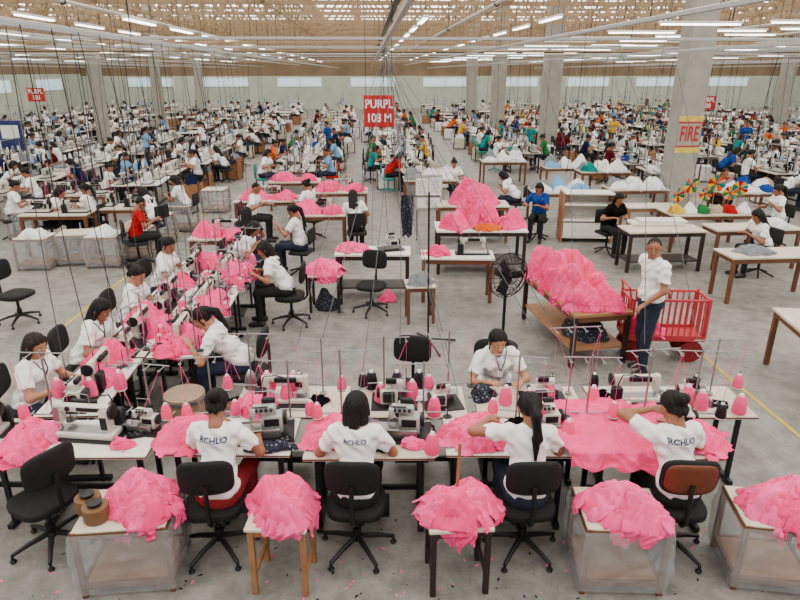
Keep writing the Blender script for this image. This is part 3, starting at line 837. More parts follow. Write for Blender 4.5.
def clear(p, d=1.3, tb=None):
    if not all((Vector((p.x, p.y)) - Vector((c.x, c.y))).length > d for c in COLS): return False
    if tb is not None: return all(math.hypot(p.x - a, p.y - b) > r + tb for a, b, r in OCC)
    return True

# ================================================================== FRONT ROW
GA = 'sewing tables of the front row'
XS = [-3.67, -2.53, -1.39, -.25, .89, 2.04]
lab = ['sewing table at the left edge of the front row, cropped by the frame', 'white front-row sewing table under the cream lockstitch machine', 'front-row sewing table before the woman in red trousers',
       'front-row sewing table before the short-haired woman with black chair', 'front-row sewing table before the woman with long ponytail', 'front-row sewing table before the woman on the brown-backed chair']
YS = [.03, .0, .035, -.015, .025, -.02]
for i, (x, l) in enumerate(zip(XS, lab)): make_sewing_table(l, (x, 4.43 + YS[i], 0), rad((-1.2, .8, -.6, .9, -.9, .6)[i]), 1.04, .56, group=GA, top=('lam2', 'lam', 'lam', 'lam2', 'lam', 'lam')[i])
lab = ['inner sewing table facing the red-trousered woman across the front row', 'inner sewing table opposite the short-haired woman in the front row', 'inner sewing table of the woman facing the camera', 'inner sewing table at the right end of the front row']
for (x0, x1), l in zip(((-1.5, -.47), (-.38, .60), (.69, 1.66), (1.76, 3.15)), lab):
    make_sewing_table(l, ((x0 + x1) / 2, 5.04, 0), PI, x1 - x0, .57, group='inner tables of the front row', top='lam2')
TZ = .759
make_lockstitch('cream lockstitch sewing machine on the left front-row table', (-2.60, 4.46, TZ), rad(-6)).scale = (1.12,) * 3
make_overlock('grey overlock machine in front of the red-trousered woman', (-1.12, 4.48, TZ), rad(8)).scale = (1.12,) * 3
make_overlock('grey overlock machine in front of the short-haired woman', (.02, 4.48, TZ), rad(-5)).scale = (1.12,) * 3
make_overlock('overlock machine in front of the ponytailed woman', (1.22, 4.55, TZ), rad(5), 'mach')
make_overlock('overlock machine right of the draped pink cloth at the right end', (2.34, 4.55, TZ), rad(-4), 'mach')
make_lockstitch('second cream lockstitch machine at the far left of the front row', (-3.55, 4.5, TZ), rad(4), 'machg')
make_overlock('small overlock machine right of the cream lockstitch machine', (-2.16, 4.56, TZ), rad(-10), 'mach').scale = (.8,) * 3
make_lockstitch('inner-row machine behind the red-trousered woman\'s machine', (-1.05, 5.03, TZ), PI, 'mach')
make_overlock('inner-row overlock machine near the dark thread cones at the centre', (-.05, 5.02, TZ), PI, 'mach')
make_overlock('small inner-row overlock machine left of the facing woman', (.38, 4.98, TZ), PI + .2, 'mach').scale = (.85,) * 3
make_overlock('overlock machine in front of the woman facing the camera', (1.32, 5.05, TZ), PI, 'mach')
make_lockstitch('inner-row machine at the right beside the pushing man', (2.15, 5.05, TZ), PI, 'mach')
make_overlock('last inner-row overlock machine at the right table end', (2.68, 5.08, TZ), PI - .2, 'mach').scale = (.85,) * 3
ts = [(-2.14, 4.66, 'thread stand beside the cream lockstitch machine'), (-1.6, 4.66, 'thread stand at the red-trousered woman\'s table'), (-.50, 4.65, 'thread stand left of the short-haired woman\'s machine'),
      (.2, 4.66, 'thread stand right of the short-haired woman\'s machine'), (1.6, 4.66, 'thread stand right of the ponytailed woman'), (2.5, 4.65, 'thread stand at the right end near the brown chair'),
      (-.72, 5.16, 'inner thread stand behind the first pink cones'), (.45, 5.18, 'inner thread stand left of the facing woman'), (1.58, 5.16, 'inner thread stand right of the facing woman'), (2.9, 5.15, 'inner thread stand at the far right end'),
      (-1.38, 5.15, 'inner thread stand beside the round drum'), (-2.95, 4.62, 'thread stand left of the cream lockstitch machine'), (-.95, 4.70, 'thread stand behind the first grey overlock machine'), (1.0, 4.68, 'thread stand left of the ponytailed woman\'s machine'), (2.1, 4.68, 'thread stand behind the draped pink cloth'), (-.15, 5.2, 'inner thread stand behind the dark cones')]
stands = []
for i, (x, y, l) in enumerate(ts): stands.append((make_stand(l, (x, y, TZ), rad((i * 37) % 20 - 10), .58 + .06 * (i % 3)), l))
cones = [(60, 397, 'pink thread cone leftmost on the first left-line table', 'cone'), (92, 397, 'pink thread cone second on the first left-line table', 'cone'), (122, 388, 'pink thread cone third on the first left-line table', 'cone'),
         (268, 390, 'pink thread cone left of the trio behind the red-trousered woman', 'cone'), (287, 402, 'pink thread cone nearest of the trio behind the red-trousered woman', 'cone'), (294, 390, 'pink thread cone right of the trio behind the red-trousered woman', 'cone'),
         (381, 402, 'pink thread cone left of the pair at the centre of the row', 'cone'), (412, 399, 'pink thread cone right of the pair at the centre of the row', 'cone'), (434, 416, 'tall pink thread cone on its own right of the centre machine', 'cone'),
         (505, 405, 'pink thread cone directly before the woman facing the camera', 'cone'), (528, 408, 'pink thread cone right of the one before the facing woman', 'cone'), (548, 402, 'pink thread cone behind the ponytailed woman\'s head', 'cone'),
         (592, 405, 'pink thread cone between the ponytailed woman and the draped cloth', 'cone'), (567, 440, 'pink thread cone beside the ponytailed woman\'s right shoulder', 'cone'), (432, 454, 'pale pink thread cone on the front edge between two women', 'cone'),
         (686, 404, 'pink thread cone leftmost of three at the right table end', 'cone'), (700, 410, 'pink thread cone middle of three at the right table end', 'cone'), (738, 414, 'pink thread cone rightmost of three at the right table end', 'cone'),
         (372, 385, 'black thread cone left of the dark trio at the centre', 'black'), (397, 380, 'navy thread cone middle of the dark trio at the centre', 'navy'), (419, 388, 'black thread cone right of the dark trio at the centre', 'blackc'),
         (252, 388, 'grey thread cone beside the pink trio on the left', 'steel')]
cproto = {}
for px, py, l, m in cones:
    p = gp(px, py, TZ); p.y = min(p.y, 5.26)
    if m not in cproto: cproto[m] = make_cone(l, p, m, group='thread cones on the front row'); cproto[m].scale = (1.22,) * 3
    else: clone(cproto[m], l, p, RND.random() * 6, 'thread cones on the front row', scale=(1.22,) * 3)
for i, (s, l) in enumerate(stands):
    a = s.rotation_euler.z
    for sd, x in (('left', -.2), ('right', .2)):
        if (i * 5 + (x > 0)) % 4 == 0: continue
        c = Vector((x * math.cos(a) + .08 * math.sin(a), x * math.sin(a) - .08 * math.cos(a), .108)) + s.location
        clone(cproto['cone' if (i + (x > 0)) % 3 else 'black'], '%s %s-hand cone on the %s' % ('pink' if (i + (x > 0)) % 3 else 'black', sd, l), c, i, 'thread cones on stand pins', scale=(.9,) * 3)
pile('garment_pile', 'pink garment heap at the far left hanging over the table front', 'garment pile', (-3.0, 4.32, TZ), .21, .27, .12, M['pink'], 1, .30)
pile('garment_pile', 'pink garments in front of the red-trousered woman', 'garment pile', (-1.72, 4.42, TZ), .28, .24, .11, M['pink'], 2, 0)
pile('garment_pile', 'small pink garment heap left of the short-haired woman', 'garment pile', (-.56, 4.44, TZ), .22, .22, .10, M['pink'], 3, 0)
pile('garment_pile', 'pink garment heap left of the ponytailed woman on the table', 'garment pile', (.62, 4.42, TZ), .26, .24, .12, M['pink2'], 4, 0.0)
sheet('pink_cloth', 'wide pink cloth spread and hanging off the right front table', 'cloth', (1.80, 4.44, TZ), .98, .95, M['pink'], edge_front=-.30, seed=5, folds=.035)
pile('garment_pile', 'pink garment bundle on the table right of the draped cloth', 'garment pile', (2.42, 4.36, TZ), .22, .18, .10, M['pink2'], 6, 0)
pile('garment_pile', 'pink garments on the inner table beside the round drum', 'garment pile', (-1.28, 4.92, TZ), .18, .18, .09, M['pink'], 7, 0)
pile('fabric_scraps', 'small dark spotted bundle left of the woman facing the camera', 'fabric', (.78, 5.12, TZ), .13, .12, .06, FAB['spotted'], 8, 0, ns=3, gs=.5)
pile('fabric_scraps', 'dark spotted fabric under the red-trousered woman\'s overlock', 'fabric', (-1.05, 4.26, TZ), .20, .08, .02, FAB['spotted'], 9, 0, ns=1, gs=.6)
for i, (x, y, m, l) in enumerate(((-2.25, 4.3, M['pink3'], 'pink offcuts right of the cream lockstitch machine'), (-.28, 4.6, FAB['grey'], 'grey offcuts behind the short-haired woman\'s heap'), (.12, 4.30, M['pink3'], 'pink offcuts right of the short-haired woman'), (1.0, 4.62, FAB['black'], 'dark offcuts left of the ponytailed woman\'s machine'), (1.9, 5.08, FAB['black'], 'dark offcuts on the inner table behind the draped cloth'), (2.42, 5.1, FAB['grey'], 'grey offcuts on the inner table at the right end'), (-.75, 5.0, FAB['black'], 'black offcuts beside the inner pink cones'), (.2, 5.1, FAB['white'], 'white offcuts on the inner centre table'),
        (-2.35, 4.64, FAB['black'], 'black offcuts behind the cream lockstitch machine'), (-.15, 4.28, FAB['black'], 'black offcuts before the short-haired woman'))):
    pile('fabric_scraps', l, 'fabric', (x, y, TZ), .10, .07, .02, m, 120 + i, 0, NR=14, NT=44, gs=.4, ns=3)
tray0 = None
for i, (x, y, l) in enumerate(((-2.2, 4.45, 'steel bobbin tray right of the cream lockstitch machine'), (-.95, 4.36, 'steel bobbin tray right of the red-trousered woman'), (.15, 4.58, 'steel bobbin tray right of the short-haired woman\'s machine'), (1.3, 4.36, 'steel bobbin tray right of the ponytailed woman'), (2.9, 4.95, 'steel bobbin tray at the right end of the inner tables'))):
    if tray0 is None:
        tray0 = thing('bobbin_tray', l, 'tray', (x, y, TZ), .3, 'bobbin trays')
        MB().box((0, 0, .006), (.13, .09, .01), .002).box((0, .043, .015), (.13, .005, .03)).box((0, -.043, .015), (.13, .005, .03)).box((.063, 0, .015), (.005, .09, .03)).box((-.063, 0, .015), (.005, .09, .03)).build('tray', M['dsteel'], tray0)
        for q in range(5): MB().lathe((-.045 + .022 * q, (-1) ** q * .02, .011), [(.011, 0), (.011, .003), (.006, .004), (.006, .011), (.011, .012), (.011, .015)], 10).build('bobbin', M['steel'], tray0)
    else: clone(tray0, l, (x, y, TZ), i * .7)

GP = 'pink garment heaps beside the front workers'
p1 = gp(128, 508, .58); p1.z = 0
make_bin('plastic-covered wooden bin at lower left carrying brown tape rolls', p1, rad(6), .66, .5, .58)
pile('garment_pile', 'pink garment heap on the plastic-covered bin at lower left', 'garment pile', (p1.x + .1, p1.y + .04, .585), .28, .23, .17, M['pink'], 11, .20, group=GP)
for dx, dy, l in ((-.27, -.02, 'brown tape roll with black core left on the lower-left bin'), (-.17, -.12, 'brown tape roll with black core right on the lower-left bin')):
    o = thing('tape_roll', l, 'tape roll', (p1.x + dx, p1.y + dy, .589))
    MB().lathe((0, 0, 0), [(.035, .0), (.088, .0), (.09, .01), (.09, .10), (.088, .11), (.035, .11)], 28).build('tape', M['kraft'], o)
    MB().lathe((0, 0, 0), [(.036, .0), (.036, .125), (.05, .125), (.05, .14), (.02, .145)], 20).build('core', M['black'], o)
p2 = gp(281, 512, .60); p2.z = 0
make_side_table('light wooden stand under the pink heap right of the red-trousered woman', p2, rad(-3), .44, .40, .6, 'woodl')
pile('garment_pile', 'pink garment heap on the light wooden stand between two women', 'garment pile', (p2.x + .01, p2.y + .04, .602), .24, .21, .20, M['pink'], 12, .22, group=GP)
p3 = gp(458, 512, .60); p3.z = 0
make_side_table('dark wooden stand under the pink heap at the bottom centre', p3, rad(4), .46, .40, .6, 'woodd')
pile('garment_pile', 'pink garment heap hanging off the dark wooden stand', 'garment pile', (p3.x, p3.y + .03, .602), .27, .23, .15, M['pink'], 17, .30, group=GP)
o = MB().tube([(0, 0, 0), (.01, .0, .36)], .012, 8).build('wooden_stick', M['woodl']); o.location = (p3.x + .0, p3.y + .12, .74); tag(o, 'upright wooden stick behind the bottom-centre pink heap', 'stick')
p4 = gp(620, 508, .58); p4.z = 0
make_bin('plastic-covered bin under the pink heap left of the brown chair', p4, rad(-2), .60, .5, .58)
pile('garment_pile', 'pink garment heap on the plastic bin left of the brown chair', 'garment pile', (p4.x + .01, p4.y - .03, .585), .29, .23, .14, M['pink'], 14, .14, group=GP)
p5 = gp(775, 508, .58); p5.z = 0
make_bin('plastic-covered bin at the lower right corner', p5, rad(-8), .58, .48, .58)
pile('garment_pile', 'pink garment heap on the bin at the lower right corner', 'garment pile', (p5.x + .04, p5.y - .02, .585), .26, .22, .16, M['pink2'], 15, .18, group=GP)

make_chair('empty black office chair at lower left behind the tape rolls', gp(55, 545), rad(60))
CH = 'black office chairs of the front workers'
ch0 = make_chair('black office chair of the red-trousered woman', (-1.44, 3.99, 0), rad(6), group=CH)
clone(ch0, 'black office chair of the short-haired woman', (-.34, 3.99, 0), rad(-3), CH)
clone(ch0, 'black office chair of the ponytailed woman', (.97, 3.99, 0), rad(2), CH)
make_chair('office chair with black-edged brown backrest at lower right', (2.13, 3.99, 0), rad(-3), 'chairb')
clone(ch0, 'black office chair of the woman facing the camera', (.98, 5.76, 0), PI, CH)

# ------------------------------------------------------------------ near people
LOGO = [('RCHLO', .064, .995, 'text'), ('\u2013 \u2013\u2013 \u2013 \u2013\u2013', .024, .95, 'texto')]
person('seated woman in red trousers and white printed shirt, back to camera', (-1.40, 3.98, 0), rad(-4), pants='redc', lean=.16, hair='bun', head=(rad(6), rad(-26)), L=(-.16, .46, .84), Rr=(.2, .44, .84), logo=LOGO, sx=-.02)
person('seated short-haired woman in white shirt between two pink heaps, back to camera', (-.34, 3.98, 0), rad(-2), pants='blackc', lean=.13, hair='bob', head=(rad(-4), rad(-20)), L=(-.2, .40, .84), Rr=(.16, .42, .84), logo=[('RCHLO', .052, .995, 'text'), ('\u2013 \u2013\u2013 \u2013', .02, .957, 'texto')])
person('seated woman with long ponytail and raised left elbow, back to camera', (.97, 3.98, 0), rad(2), pants='navy', lean=.12, hair='pony', head=(rad(5), rad(-15)), L=(-.26, .30, 1.02), Rr=(.18, .42, .84), poleL=(-1, -.3, .1), sx=.02)
person('seated woman on brown-backed chair raising a hand to her head', (2.14, 3.98, 0), rad(4), pants='blackc', lean=.14, hair='bun', head=(rad(14), rad(-20)), L=(-.13, .30, 1.12), Rr=(.14, .43, .86), poleL=(-1, -.1, -.35), logo=LOGO, sx=-.03)
person('seated woman facing the camera behind the front row, wearing a lanyard', (.98, 5.74, 0), PI, lean=.21, hair='pony', head=(rad(8), rad(-10)), L=(-.16, .50, .84), Rr=(.15, .50, .84), skin='skin2', lanyard=True, sx=.03)
person('long-haired seated woman with lanyard at left edge facing right', (-3.60, 5.32, 0), rad(-95), lean=.13, hair='long', head=(rad(-15), rad(-14)), pants='navy', skin='skin2', lanyard=True, hairm='hair2')
person('seated woman in white behind the long-haired woman, looking down', (-3.53, 6.28, 0), rad(-95), lean=.20, hair='long', head=(rad(-10), rad(-28)), pants='blackc', lanyard=True, sx=-.04)
person('seated woman in white, third along the left line', (-3.53, 7.5, 0), rad(-92), lean=.15, hair='bun', head=(rad(-10), rad(-22)), pants='navy', skin='skin2', sx=.03)
person('seated woman in white, fourth along the left line, turned sideways', (-3.62, 8.9, 0), rad(-95), lean=.14, hair='pony', head=(rad(-20), rad(-20)), pants='navy')
person('seated woman bending left over pink cloth beside the round drum', (-1.76, 6.25, 0), rad(92), lean=.28, hair='pony', head=(rad(12), rad(-32)), pants='navy', L=(-.15, .5, .84), Rr=(.16, .5, .84), skin='skin2', sx=-.04)
person('seated woman in white facing left on black chair, right of pink line', (-1.70, 8.75, 0), rad(92), lean=.21, hair='long', head=(rad(10), rad(-26)), pants='blackc', sx=.03)
person('seated woman in black clothes with back turned amid pink garments', (-2.75, 10.9, 0), rad(10), shirt='blackc', pants='blackc', lean=.12, hair='long', head=(0, rad(-15)))
mp = gp(640, 371)
person('standing man in white shirt and navy trousers beside a red trolley', mp, rad(108), pose='stand', pants='navy', male=True, hair='short', lean=.02, L=(-.20, .24, 1.00), Rr=(.12, -.33, 1.00), poleL=(-.5, -.5, -.6), poleR=(.8, -.5, -.2), head=(rad(50), rad(-4)), step=-.07, skin='skin', scale=1.02)
for x, y, r, l in ((-3.65, 5.32, -80, 'chair of the long-haired woman at the left edge'), (-3.58, 6.28, -85, 'chair of the second woman on the left line'), (-3.58, 7.5, -88, 'chair of the third woman on the left line'),
                   (-3.67, 8.9, -95, 'chair of the fourth woman on the left line'), (-1.70, 6.25, 88, 'chair of the woman bending beside the drum'), (-1.64, 8.75, 92, 'chair of the woman facing left right of the pink line'), (-2.75, 10.85, 10, 'chair of the woman in black clothes')):
    clone(ch0, 'black office ' + l, (x, y, 0), rad(r), 'black office chairs on the left line')

# ================================================================== LEFT LINE
tp = lk = ov = None
for i, D in enumerate((5.35, 6.55, 7.75, 8.95)):
    xl = -2.98 - .049 * (D - 5.4)
    l = 'left-hand sewing table, %s from the front of the pink line' % ordw(i + 1)
    if tp is None: tp = make_sewing_table(l, (xl, D, 0), rad(-90) + HA, 1.15, .57, group='tables of the left pink line', top='lam')
    else: clone(tp, l, (xl, D, 0), rad(-90) + HA)
    if i > 0: clone(tp, 'right-hand sewing table, %s from the drum on the pink line' % ordw(i), (xl + .6, D, 0), rad(90) + HA)
    l = 'sewing machine on the %s left-hand table of the pink line' % ordw(i + 1)
    if lk is None:
        lk = make_lockstitch(l, (xl + .03, D + .1, TZ), rad(-90) + HA, 'mach', group='machines on the left pink line')
        ov = make_overlock('overlock machine on the first left-hand table of the pink line', (xl + .02, D - .35, TZ), rad(-90) + HA, 'mach', group='machines on the left pink line')
    else:
        clone(lk, l, (xl + .03, D + .1, TZ), rad(-90) + HA)
        clone(ov, 'overlock machine on the %s left-hand table of the pink line' % ordw(i + 1), (xl + .05, D - .4, TZ), rad(-90) + HA)
    if i > 0:
        clone(lk, 'sewing machine on the %s right-hand table of the pink line' % ordw(i), (xl + .58, D - .1, TZ), rad(90) + HA)
        clone(ov, 'overlock machine on the %s right-hand table of the pink line' % ordw(i), (xl + .58, D + .4, TZ), rad(90) + HA)
st0 = make_stand('thread stand on the first left-line table', (-2.78, 5.75, TZ), rad(80), .64, 'thread stands on the left line')
cp = cproto['cone']
for i, (x, y) in enumerate(((-2.75, 6.95), (-2.8, 8.2), (-2.2, 6.1), (-2.25, 7.3), (-2.3, 8.5), (-2.85, 9.3), (-2.78, 6.2), (-2.8, 7.6), (-2.2, 6.75), (-2.3, 7.95), (-2.35, 9.2))):
    clone(st0, 'thread stand %s in order along the left pink line' % ordw(i + 2), (x, y, TZ), rad(80 + i * 9))
k = 0
for x, y in ((-2.68, 6.4), (-2.6, 6.95), (-2.72, 7.25), (-2.62, 7.9), (-2.75, 8.4), (-2.62, 8.8), (-2.5, 7.5), (-2.15, 7.15), (-2.2, 8.1), (-2.3, 9.3), (-2.8, 9.35), (-2.6, 6.15), (-2.55, 7.2), (-2.65, 8.15), (-2.5, 9.05), (-2.2, 6.9), (-2.25, 8.6), (-2.65, 9.4)):
    k += 1
    clone(cp, 'pink thread cone, %s from the front along the left pink line' % ordw(k), (x, y, TZ), k, 'thread cones on the left pink line', scale=(1.15,) * 3)
LP = [(-3.05, 5.95, .22, .26, .12, 'on the left line before the second woman'), (-2.42, 6.3, .27, .32, .11, 'under the hands of the woman beside the drum'), (-3.14, 7.1, .19, .26, .11, 'before the third woman on the left line'),
      (-3.15, 8.3, .20, .25, .12, 'before the fourth woman on the left line'), (-2.45, 7.55, .24, .30, .11, 'on the right table of the left line, middle'), (-2.42, 8.75, .27, .36, .16, 'before the woman facing left on the pink line'),
      (-2.98, 9.25, .22, .22, .14, 'at the far end of the left pink line'), (-2.95, 5.42, .18, .18, .08, 'by the hands of the long-haired woman with lanyard'), (-2.85, 6.75, .18, .22, .10, 'in the middle of the line between the second and third women')]
for i, (x, y, a, b, h_, l) in enumerate(LP): pile('garment_pile', 'pink garment heap ' + l, 'garment pile', (x, y, TZ), a, b, h_, M[('pink2', 'pink', 'pink3')[i % 3]], 20 + i, 0.06, NR=28, NT=90, group='pink heaps on the left line')
d = gp(184, 393, .56); d.z = 0
dr = thing('fibre_drum', 'round tan fibre drum beside the left pink line', 'drum', d)
MB().lathe((0, 0, 0), [(.19, 0), (.19, .54), (.2, .54), (.2, .56), (.18, .565)], 32).build('body', M['drum'], dr)
MB().lathe((0, 0, .5), [(.192, 0), (.205, .005), (.205, .04), (.192, .045)], 32).build('rim', M['steel'], dr)

G2 = [(268, 198, 1.5, .8, 'pink-covered table behind the woman in black'), (318, 212, 1.2, .7, 'table right of the woman in black with pink garments'), (340, 190, 1.4, .7, 'farther pink-covered table by the aisle'), (222, 235, 1.1, .6, 'small pink-covered table left of the woman in black'),
      (295, 180, 1.4, .7, 'pink-covered table farthest along the pink line')]
for i, (px, py, w, dd, l) in enumerate(G2):
    p = gp(px, py, .8)
    make_work_table('brown ' + l, (p.x, p.y, 0), HA, w, dd, .8, 'wood', False, top='lam2')
    b = l.replace('pink-covered ', '').replace(' with pink garments', '')
    pile('garment_pile', 'pink garments on the ' + b, 'garment pile', (p.x - w * .2, p.y, .8), w * .25, dd * .42, .18, M['pink'], 40 + i, .12, NR=20, NT=70)
    pile('garment_pile', 'smaller pink bundle at the right on the ' + b, 'garment pile', (p.x + w * .27, p.y - .05, .8), w * .18, dd * .36, .12, M['pink2'], 140 + i, .1, NR=18, NT=60)
    clone(lk, 'sewing machine between pink bundles on the ' + b, (p.x + w * .05, p.y + dd * .2, .8), HA + PI * (i % 2))
    clone(st0, 'thread stand on the ' + b, (p.x + w * .1, p.y + dd * .35, .8), i)

# ================================================================== CENTRE
p = gp(373, 250, .8); pA = p; make_work_table('white-topped dark wooden table behind the empty centre chair', (p.x, p.y, 0), 0, 1.25, .55, .8, 'woodd', top='lam')
p = gp(457, 254, .78); pB = p; make_work_table('white-topped wooden table left of the pedestal fan', (p.x, p.y, 0), rad(-2), 1.2, .5, .78, 'wood', False, top='lam')
p = gp(480, 226, .85); make_work_table('dark wooden table carrying the tall pink heap', (p.x, p.y, 0), 0, 1.7, .8, .85, 'woodd', top='lam')
pile('garment_pile', 'tall pink garment heap on the dark centre table', 'garment pile', (p.x - .05, p.y + .17, .85), .44, .32, .44, M['pink2'], 51, .14, rough=1.5, NG=50, ns=56, gs=.85)
pile('garment_pile', 'folded pink bundle right of the tall centre heap', 'garment pile', (p.x + .55, p.y - .05, .85), .28, .25, .22, M['pink'], 52, .08, ns=24, gs=.85)
pile('garment_pile', 'pink garment bundle left of the tall centre heap', 'garment pile', (p.x - .5, p.y - .1, .85), .28, .22, .24, M['pink'], 151, .08, ns=24, gs=.85)
pile('garment_pile', 'orange-pink bundle on the front edge of the dark centre table', 'garment pile', (p.x + .1, p.y - .28, .85), .24, .10, .06, FAB['orange'], 53, .04, gs=.7)
p = gp(472, 203, .85); make_work_table('second table behind the tall pink heap', (p.x, p.y, 0), 0, 1.6, .7, .85, 'wood')
pile('garment_pile', 'pink garment heap behind the tall centre heap', 'garment pile', (p.x, p.y, .85), .55, .33, .40, M['pink'], 54, .1, rough=1.5, ns=50, gs=.9)
pb = gp(428, 238); o = thing('white_partition', 'white display panel standing behind the centre tables', 'panel', (pb.x, pb.y, 0))
MB().box((0, 0, 1.05), (.60, .04, .80), .006).build('panel', M['lam3'], o)
for s in (-1, 1): MB().box((s * .26, 0, .33), (.04, .04, .66)).box((s * .26, 0, .02), (.05, .4, .04)).build('leg', M['steel'], o)
for i, (dx, z, l) in enumerate(((-.15, 1.17, 'printed white paper sheet at the left of the display panel'), (.15, 1.19, 'printed white paper sheet at the right of the display panel'), (.0, .82, 'wide printed white sheet low on the display panel'))):
    ps = thing('paper_sheet', l, 'paper', (pb.x + dx, pb.y - .026, z))
    MB().box((0, 0, 0), (.27 if i < 2 else .5, .004, .40 if i < 2 else .22)).build('sheet', M['white'], ps)
    for q in range(7 if i < 2 else 3): MB().box((-.01 * (q % 3), -.004, .13 - .042 * q - (.08 if i == 2 else 0)), (.2 - .03 * (q % 3), .002, .010)).build('print_line', FAB['grey'], ps)
p = gp(325, 272, .62); make_side_table('small table with pink garments left of the centre chair', (p.x, p.y, 0), 0, .52, .45, .62, 'woodd')
pile('garment_pile', 'pink garments on the small table left of the centre chair', 'garment pile', (p.x, p.y, .62), .28, .24, .16, M['pink'], 55, .12)
pile('fabric_scraps', 'dark spotted fabric under the small table left of the centre chair', 'fabric', (p.x, p.y, .0), .18, .15, .28, FAB['spotted'], 56, 0, ns=0)
p = gp(420, 283, .6); make_side_table('small wooden table right of the centre chair', (p.x, p.y, 0), rad(5), .45, .4, .6, 'wood')
pile('fabric_scraps', 'white and dark scraps on the small table right of the centre chair', 'fabric', (p.x, p.y, .6), .18, .16, .1, FAB['grey'], 57, 0, gs=.7)
pile('garment_pile', 'pink garments at the foot of the dark centre table', 'garment pile', gp(388, 300), .12, .1, .10, M['pink'], 58, 0, gs=.6)
pile('garment_pile', 'flat pink garments on the white-topped centre table', 'garment pile', (pA.x - .35, pA.y + .02, .8), .22, .18, .08, M['pink'], 59, 0)
pile('garment_pile', 'small pink bundle on the table left of the fan', 'garment pile', (pB.x - .3, pB.y, .78), .17, .15, .10, M['pink2'], 60, 0, gs=.8)
clone(ov, 'overlock machine on the white-topped centre table', (pA.x + .3, pA.y + .05, .8), .3)
clone(lk, 'sewing machine on the table left of the fan', (pB.x + .25, pB.y + .05, .78), PI)
clone(ch0, 'empty black office chair at the centre before the white-topped table', gp(372, 312), rad(165), CH)
clone(ch0, 'empty black office chair far left on the open floor', gp(22, 322), rad(-100), CH)
clone(ch0, 'empty black office chair behind the front row at the centre', (.1, 5.85, 0), rad(170), CH)
p = gp(428, 345); o = thing('tripod_stand', 'thin black floor stand with crossed feet before the centre tables', 'stand', p)
MB().tube([(0, 0, .05), (-.02, 0, 2.15)], .013, 8).build('pole', M['black'], o)
for k in range(4):
    a = k * PI / 2 + .35; MB().tube([(0, 0, .10), (math.cos(a) * .42, math.sin(a) * .42, .015)], .014, 6).build('foot', M['black'], o)
MB().tube([(-.40, 0, 2.1), (.12, 0, 2.1)], .010, 6).build('top_bar', M['black'], o)
V = []; Q = []
for j in range(33):
    for i in range(13):
        u = i / 12 - .5; t = j / 32
        V.append((u * (.15 + .02 * math.sin(t * 5)), .016 * math.sin(u * 14 + t * 3) + .008 * math.sin(u * 30), -t * .54 - .02 * math.sin(u * 9) * t))
for j in range(32):
    for i in range(12): a = j * 13 + i; Q.append((a, a + 13, a + 14, a + 1))
c = mesh_obj('hanging_cloth', V, Q, [FAB['spotted']]); c.location = (p.x - .30, p.y - .012, 2.11); tag(c, 'dark spotted cloth strip hanging from the thin black stand', 'cloth')
p = gp(502, 346); fo = thing('pedestal_fan', 'black pedestal fan with round wire cage beside the pink cart', 'fan', p, rad(25))
MB().lathe((0, 0, 0), [(.22, 0), (.22, .02), (.06, .05), (.03, .08)], 28).build('base', M['black'], fo)
MB().tube([(0, 0, .06), (0, 0, .95)], .022, 10).build('pole', M['dsteel'], fo)
MB().lathe((0, .02, 1.05), [(.03, 0), (.08, .02), (.08, .14), (.04, .18)], 18, 'y').build('motor', M['black'], fo)
cg = MB()
for yy, rr in ((-.12, .10), (-.115, .18), (-.09, .26), (-.04, .31), (.0, .29)): cg.ring((0, yy, 1.05), rr, .006, 'y', 32, 4)
for k in range(24):
    a = 2 * PI * k / 24; c_, s_ = math.cos(a), math.sin(a)
    cg.tube([(c_ * .05, -.12, 1.05 + s_ * .05), (c_ * .18, -.115, 1.05 + s_ * .18), (c_ * .31, -.04, 1.05 + s_ * .31), (c_ * .22, .04, 1.05 + s_ * .22)], .004, 4)
cg.build('cage', M['dsteel'], fo)
for k in range(3):
    a = 2 * PI * k / 3
    MB().box((math.cos(a) * .14, -.06, 1.05 + math.sin(a) * .14), (.24, .012, .13), .005, Matrix.Rotation(-a, 3, 'Y') @ Matrix.Rotation(rad(25), 3, 'X')).build('blade', M['dsteel'], fo)
MB().lathe((0, -.03, 1.05), [(.02, 0), (.045, -.02), (.045, -.06), (.02, -.08)], 14, 'y').build('hub', M['black'], fo)
pc = Vector((2.42, 8.15, 0)); ang = rad(10)
o = thing('wooden_cart', 'long wooden table rack loaded with the largest pink heaps', 'rack', pc, ang)
MB().box((0, 0, .72), (.80, 1.8, .045), .006).build('deck', M['woodl'], o)
MB().box((0, 0, .24), (.74, 1.7, .03), .004).build('lower_shelf', M['woodl'], o)
for s in (-1, 1):
    for t in (-1, 1): MB().box((s * .36, t * .85, .36), (.06, .06, .70), .005).build('leg', M['woodd'], o)
    MB().box((s * .37, 0, .66), (.03, 1.64, .07), .004).build('side_rail', M['wood'], o)
    MB().box((0, s * .86, .66), (.66, .03, .07), .004).build('end_rail', M['wood'], o)
def on_cart(x, y, z=.745): return (pc.x + x * math.cos(ang) - y * math.sin(ang), pc.y + x * math.sin(ang) + y * math.cos(ang), z)
